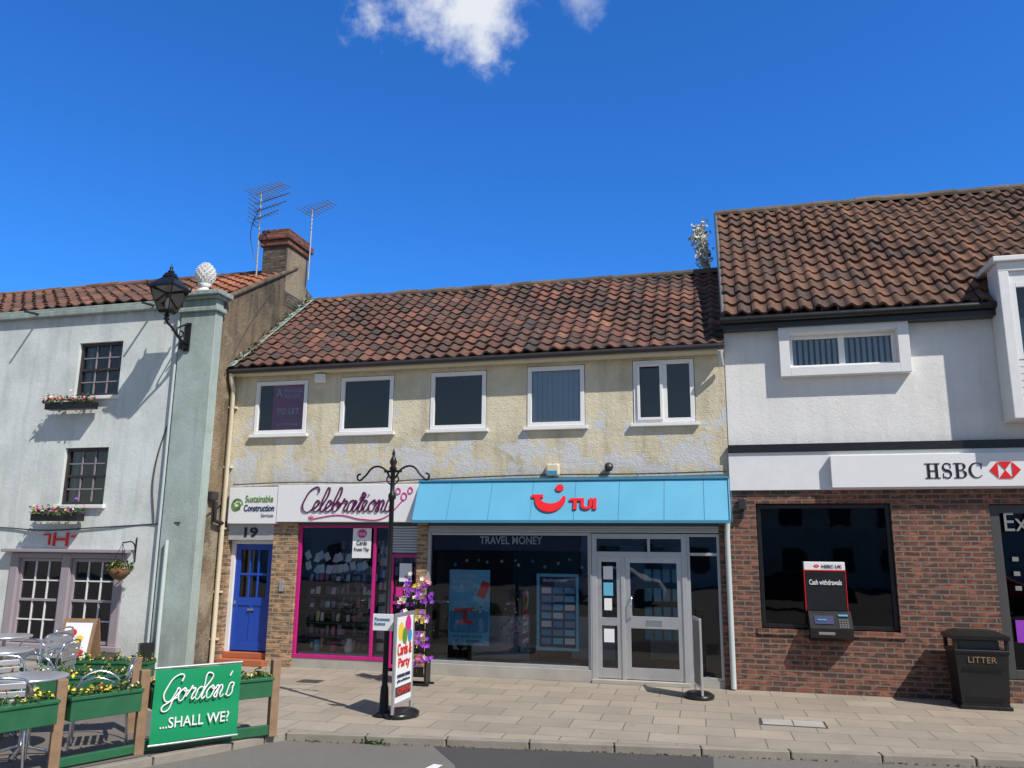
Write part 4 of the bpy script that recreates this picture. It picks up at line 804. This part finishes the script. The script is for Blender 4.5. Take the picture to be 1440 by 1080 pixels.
text("lettering","LITTER",(bx_-.17,by-.252,.59),.34,.075,M['wood'],g,U=(0,-.042,1));boxes("panel_moulding",[(bx_-.24,bx_+.24,by-.244,by-.235,.12,.14),(bx_-.24,bx_+.24,by-.26,by-.245,.50,.52)],M['iron'],g)
# cafe barrier
posts=[(-4.78,-4.62),(-5.60,-5.70),(-5.92,-6.42),(-6.25,-7.3),(-7.44,-5.55),(-6.3,-4.95)]
g=grp("cafe_barrier")
def obox(name,a,b,w_,z0,z1,mat,par,off=0,bevel=.006):
    a=Vector((a[0],a[1]));b=Vector((b[0],b[1]));t=(b-a).normalized();n=Vector((-t.y,t.x));a=a+n*off;b=b+n*off
    P=[a-n*w_/2,b-n*w_/2,b+n*w_/2,a+n*w_/2];vs=[(p.x,p.y,z) for z in(z0,z1) for p in P]
    o=mesh(name,vs,[(3,2,1,0),(4,5,6,7),(0,1,5,4),(1,2,6,5),(2,3,7,6),(3,0,4,7)],mat,par)
    if bevel: bev(o,bevel)
    return o
for i,(x,y) in enumerate(posts):
    o=boxes("post",[(-.045,.045,-.045,.045,.0,.79)],M['wood'],g,.008);o.location=(x,y,0);o.rotation_euler=(0,0,.9)
def trough(a,b,z0,z1,seed,n=300,inset=.06,w_=.2):
    g=grp("flower_trough");a=Vector(a);b=Vector(b);t=(b-a).normalized();a=a+t*inset;b=b-t*inset
    obox("trough",a,b,w_,z0,z1,M['green'],g);obox("rim",a-t*.01,b+t*.01,w_+.03,z1-.03,z1+.003,M['green'],g)
    r_=random.Random(seed);nn=Vector((-t.y,t.x));pts=[]
    for _ in range(n):
        c=a.lerp(b,r_.random())+nn*r_.uniform(-w_*.55,w_*.55);cl=.5+.5*math.sin(c.x*23+c.y*17);pts.append((c.x,c.y,z1+abs(r_.gauss(0,.04))*(.3+cl)))
    foliage("leaves",pts,[M['leaf'],M['leaf2']],[2,1],.045,g,seed)
    foliage("petals",[(p[0],p[1],p[2]+.02) for p in pts[::4]],[M['fy'],M['fy'],M['fr'],M['fw']],[3,2,1,1],.036,g,seed+1,up=1.5)
trough(posts[1],posts[0],.42,.62,41,420);trough(posts[2],posts[1],.42,.63,42);trough(posts[3],posts[2],.42,.63,43);trough(posts[4],posts[5],.42,.62,44,400);trough((-9.2,-5.4),posts[4],.42,.62,45,400);trough((-8.9,-3.6),(-7.3,-3.3),.3,.5,46,400)
obox("base_rail",posts[1],posts[0],.05,.02,.12,M['green'],g);obox("base_rail",posts[2],posts[1],.05,.02,.1,M['green'],g)
g=grp("advertising_banner")
a=Vector((*posts[1],0));b=Vector((*posts[0],0));t=(b-a).normalized();nrm=Vector((t.y,-t.x,0))
W_=.86
def bn(u,v):
    p=a+t*(.06+u*W_)+nrm*(.13+.010*math.sin(u*7+v*2)+.005*math.sin(v*9));p.z=.10+v*.70-.008*math.sin(u*math.pi)*(2*v-1);return p
nu,nv=24,14;vs=[bn(i/nu,j/nv) for j in range(nv+1) for i in range(nu+1)];fs=[(j*(nu+1)+i,j*(nu+1)+i+1,(j+1)*(nu+1)+i+1,(j+1)*(nu+1)+i) for j in range(nv) for i in range(nu)]
mesh("cloth",vs,fs,M['banner'],g,True)
O=a+t*.14+nrm*.149;O.z=.40
cursive("lettering","Gordon's",O,.70,.33,.0075,M['signw'],g,X=t)
O2=a+t*.14+nrm*.149;O2.z=.24;text("tagline","...SHALL WE?",O2,.68,.10,M['signw'],g,X=t,bold=.005)
tube("banner_poles",[[a+t*.05+nrm*.13+UZ*.81,a+t*.93+nrm*.13+UZ*.81],[a+t*.05+nrm*.13+UZ*.09,a+t*.93+nrm*.13+UZ*.09]],.012,M['alu'],g)
def chair(x,y,rz):
    g=grp("cafe_chair",(x,y,0),rz);r=.012
    tube("frame",[[(-.24,-.22,0),(-.24,-.2,.45),(-.25,-.16,.66),(-.25,.1,.67),(-.22,.24,.45),(-.24,.3,0)],[(.24,-.22,0),(.24,-.2,.45),(.25,-.16,.66),(.25,.1,.67),(.22,.24,.45),(.24,.3,0)],[(-.2,.2,.44),(-.2,.28,.8),(-.1,.31,.84),(.1,.31,.84),(.2,.28,.8),(.2,.2,.44)]],r,M['chrome'],g,True)
    boxes("seat_slats",[(-.22,.22,-.2+i*.07,-.155+i*.07,.44,.452) for i in range(6)],M['alu'],g,.003)
    boxes("back_slats",[(-.19,.19,.25+i*.012,.262+i*.012,.54+i*.07,.59+i*.07) for i in range(4)],M['alu'],g,.003)
def table(x,y):
    g=grp("cafe_table");lathe("top",[(0,.70),(.33,.70),(.35,.71),(.35,.73),(.33,.735),(0,.735)],M['alu'],g,32,(x,y,0));lathe("column",[(.03,.03),(.025,.7)],M['chrome'],g,12,(x,y,0))
    for k in range(4):
        a_=k*math.pi/2+.5;tube("foot",[(x,y,.09),(x+.28*math.cos(a_),y+.28*math.sin(a_),.02)],.016,M['chrome'],g)
table(-6.65,-6.05);chair(-6.2,-5.6,-.9);chair(-7.05,-6.45,2.4);chair(-7.15,-5.85,1.0);chair(-6.35,-6.65,-2.4)
table(-8.6,-4.5);chair(-8.1,-4.3,-1.3);chair(-9.1,-4.8,1.5);chair(-8.5,-3.95,.1);table(-9.9,-3.2);chair(-9.4,-3.0,-1.4);chair(-10.5,-3.4,1.7)
g=grp("menu_a_board",(-10.35,-1.25,.0),math.radians(12))
for s,nm in((-1,"front"),(1,"back")):
    O=Vector((-.28,s*.22,0));U=Vector((0,-s*.2,.8))
    if s==-1:
        m=frame(O,FX,U);hgt=.82
        for (x0,x1,y0,y1) in((0,.05,0,hgt),(.51,.56,0,hgt),(.05,.51,.1,.15),(.05,.51,hgt-.05,hgt)): mesh(nm+"_frame",[m@Vector(v) for v in bv(x0,x1,y0,y1,0,.025)],BF,M['wood'],g)
        mesh(nm+"_panel",[m@Vector(v) for v in bv(.05,.51,.15,hgt-.05,.002,.014)],BF,M['signw'],g)
        for i,(cx,cy,mm) in enumerate([(.2,.6,'fr'),(.33,.5,'fy'),(.25,.38,'sgreen'),(.38,.28,'fr'),(.17,.27,'wick')]): mesh("food_picture",[m@Vector((cx+.07*math.cos(q*.5236),cy+.06*math.sin(q*.5236),.017+i*.001)) for q in range(12)],[tuple(range(12))],M[mm],g)
    else:
        m=frame(Vector((.28,.22,0)),-FX,U);mesh(nm+"_panel",[m@Vector(v) for v in bv(0,.56,0,.82,0,.02)],BF,M['wood'],g)
g=grp("black_planter_box");lathe("body",[(0,0),(.13,0),(.16,.42),(.14,.42),(.13,.36),(0,.36)],M['black'],g,4,(-9.25,-1.0,0),False)
# ================================================================= OPPOSITE SIDE (seen in reflections)
x=-40
for i in range(8):
    w_=R.uniform(9,12);h_=R.uniform(4.6,5.8);g=grp("terraced_house");y=-36
    m_=[M['cream'],M['bank_white'],M['brick'],M['white_wall']][i%4]
    box("walls",x,x+w_,y-8,y,0,h_,m_,g)
    mesh("roof",[(x,y+.3,h_),(x+w_,y+.3,h_),(x+w_,y-4,h_+2.2),(x,y-4,h_+2.2),(x+w_,y-8.3,h_),(x,y-8.3,h_)],[(0,1,2,3),(3,2,4,5),(0,3,5),(1,4,2)],M['lead'],g)
    boxes("windows",[(x+1.2+c*2.6,x+2.3+c*2.6,y,y+.05,.9+r_*2.6,2.2+r_*2.6) for c in range(int((w_-1)/2.6)) for r_ in range(2)],M['dkframe'],g)
    x+=w_+.05
def car(x,y,mat):
    g=grp("parked_car",(x,y,ZR),0);prof=[(-2.1,.35),(-2.12,.7),(-1.95,.88),(-1.2,.98),(-.6,1.42),(.7,1.45),(1.4,1.02),(2.0,.92),(2.12,.6),(2.1,.35)]
    n=len(prof);vs=[(a,s*(.86 if b<1.1 else .66),b) for s in(-1,1) for a,b in prof];fs=[tuple(range(n)),tuple(range(2*n-1,n-1,-1))]+[(i,i+n,(i+1)%n+n,(i+1)%n) for i in range(n)]
    bev(mesh("body",vs,fs,mat,g),.05,3)
    for s in(-1,1): mesh("side_glass",[(-1.05,s*.855,1.03),(-.55,s*.71,1.36),(.62,s*.71,1.38),(1.2,s*.855,1.03)],[(0,1,2,3)],M['black'],g)
    for wx in(-1.3,1.3):
        for s in(-1,1):
            o=lathe("wheel",[(0,-.1),(.2,-.1),(.31,-.08),(.32,0),(.31,.08),(.2,.1),(0,.1)],M['rubber'],g,20);o.rotation_euler=(math.pi/2,0,0);o.location=(wx,s*.8,.32)
car(2.5,-19,M['carp']);car(-4.2,-19.2,M['signw']);car(8.5,-19.1,M['fr'])
# ================================================================= LIGHT, SKY, CAMERA
tosun=Vector((1,-.66,1.38)).normalized()
el=math.asin(tosun.z);rot=math.atan2(tosun.x,tosun.y)
sd=bpy.data.lights.new("sun","SUN");sd.energy=5.0;sd.angle=math.radians(.53);sd.color=(1,.945,.86);so=bpy.data.objects.new("sun",sd);COL.objects.link(so);so.rotation_euler=(-tosun).to_track_quat('-Z','Y').to_euler()
W=bpy.data.worlds.new("World");S.world=W;W.use_nodes=True;nt=W.node_tree;bg=nt.nodes["Background"];bg.inputs[1].default_value=.105
sk=N(nt,"ShaderNodeTexSky");sk.sky_type='NISHITA';sk.sun_disc=False;sk.sun_elevation=el;sk.sun_rotation=rot;sk.air_density=1.0;sk.dust_density=.15;sk.ozone_density=3.0
tc=N(nt,"ShaderNodeTexCoord").outputs["Generated"]
# added sky tint: deep blue ahead of camera, neutral behind so facades stay neutral
sp=N(nt,"ShaderNodeSeparateXYZ");L(nt,tc,sp.inputs[0])
am=N(nt,"ShaderNodeMapRange",interpolation_type='SMOOTHSTEP');L(nt,sp.outputs[1],am.inputs[0]);am.inputs[1].default_value=-.15;am.inputs[2].default_value=.45
tint=mix(nt,am.outputs[0],(1.05,1.0,.97),(.30,1.0,1.92))
skc=mix(nt,1.0,sk.outputs[0],tint,'MULTIPLY')
def cloud(c,r_,amp,sx=1):
    n1=N(nt,"ShaderNodeTexNoise");n1.inputs["Scale"].default_value=14;n1.inputs["Detail"].default_value=10;n1.inputs["Roughness"].default_value=.6;L(nt,tc,n1.inputs["Vector"])
    sub=N(nt,"ShaderNodeVectorMath",operation='SUBTRACT');L(nt,tc,sub.inputs[0]);sub.inputs[1].default_value=c
    sc=N(nt,"ShaderNodeVectorMath",operation='MULTIPLY');L(nt,sub.outputs[0],sc.inputs[0]);sc.inputs[1].default_value=(sx,1,1)
    ln_=N(nt,"ShaderNodeVectorMath",operation='LENGTH');L(nt,sc.outputs[0],ln_.inputs[0])
    d=N(nt,"ShaderNodeMath",operation='MULTIPLY_ADD');L(nt,ln_.outputs["Value"],d.inputs[0]);d.inputs[1].default_value=-1/r_;d.inputs[2].default_value=.66
    s_=N(nt,"ShaderNodeMath",operation='MULTIPLY_ADD');L(nt,n1.outputs[0],s_.inputs[0]);s_.inputs[1].default_value=1.9;s_.inputs[2].default_value=-.95
    ad=N(nt,"ShaderNodeMath",operation='ADD');L(nt,d.outputs[0],ad.inputs[0]);L(nt,s_.outputs[0],ad.inputs[1])
    mr=N(nt,"ShaderNodeMapRange",interpolation_type='SMOOTHSTEP');L(nt,ad.outputs[0],mr.inputs[0]);mr.inputs[1].default_value=0;mr.inputs[2].default_value=.6;mr.inputs[4].default_value=amp
    return mr.outputs[0]
c1=cloud((-.252,.754,.604),.115,.95,.62);c2=cloud((-.125,.782,.610),.055,.4,1)
mxc=N(nt,"ShaderNodeMath",operation='MAXIMUM');L(nt,c1,mxc.inputs[0]);L(nt,c2,mxc.inputs[1])
fin=mix(nt,mxc.outputs[0],skc,(8.0,8.3,8.8));L(nt,fin,bg.inputs[0])
cd=bpy.data.cameras.new("camera");cd.lens=28.215;cd.sensor_width=36;cd.clip_end=1000;cd.clip_start=.05;co=bpy.data.objects.new("camera",cd);COL.objects.link(co)
pi_,ro_,ya_=[math.radians(v) for v in(11.636,.543,-14.33)]
f=Vector((math.sin(ya_)*math.cos(pi_),math.cos(ya_)*math.cos(pi_),math.sin(pi_)));r0=Vector((math.cos(ya_),-math.sin(ya_),0));u0=r0.cross(f)
r1=r0*math.cos(ro_)+u0*math.sin(ro_);u1=-r0*math.sin(ro_)+u0*math.cos(ro_)
m=Matrix((r1,u1,-f)).transposed().to_4x4();m.translation=(0,-12.964,2.0);co.matrix_world=m
S.camera=co
S.view_settings.view_transform='Standard';S.view_settings.look='None';S.view_settings.exposure=0
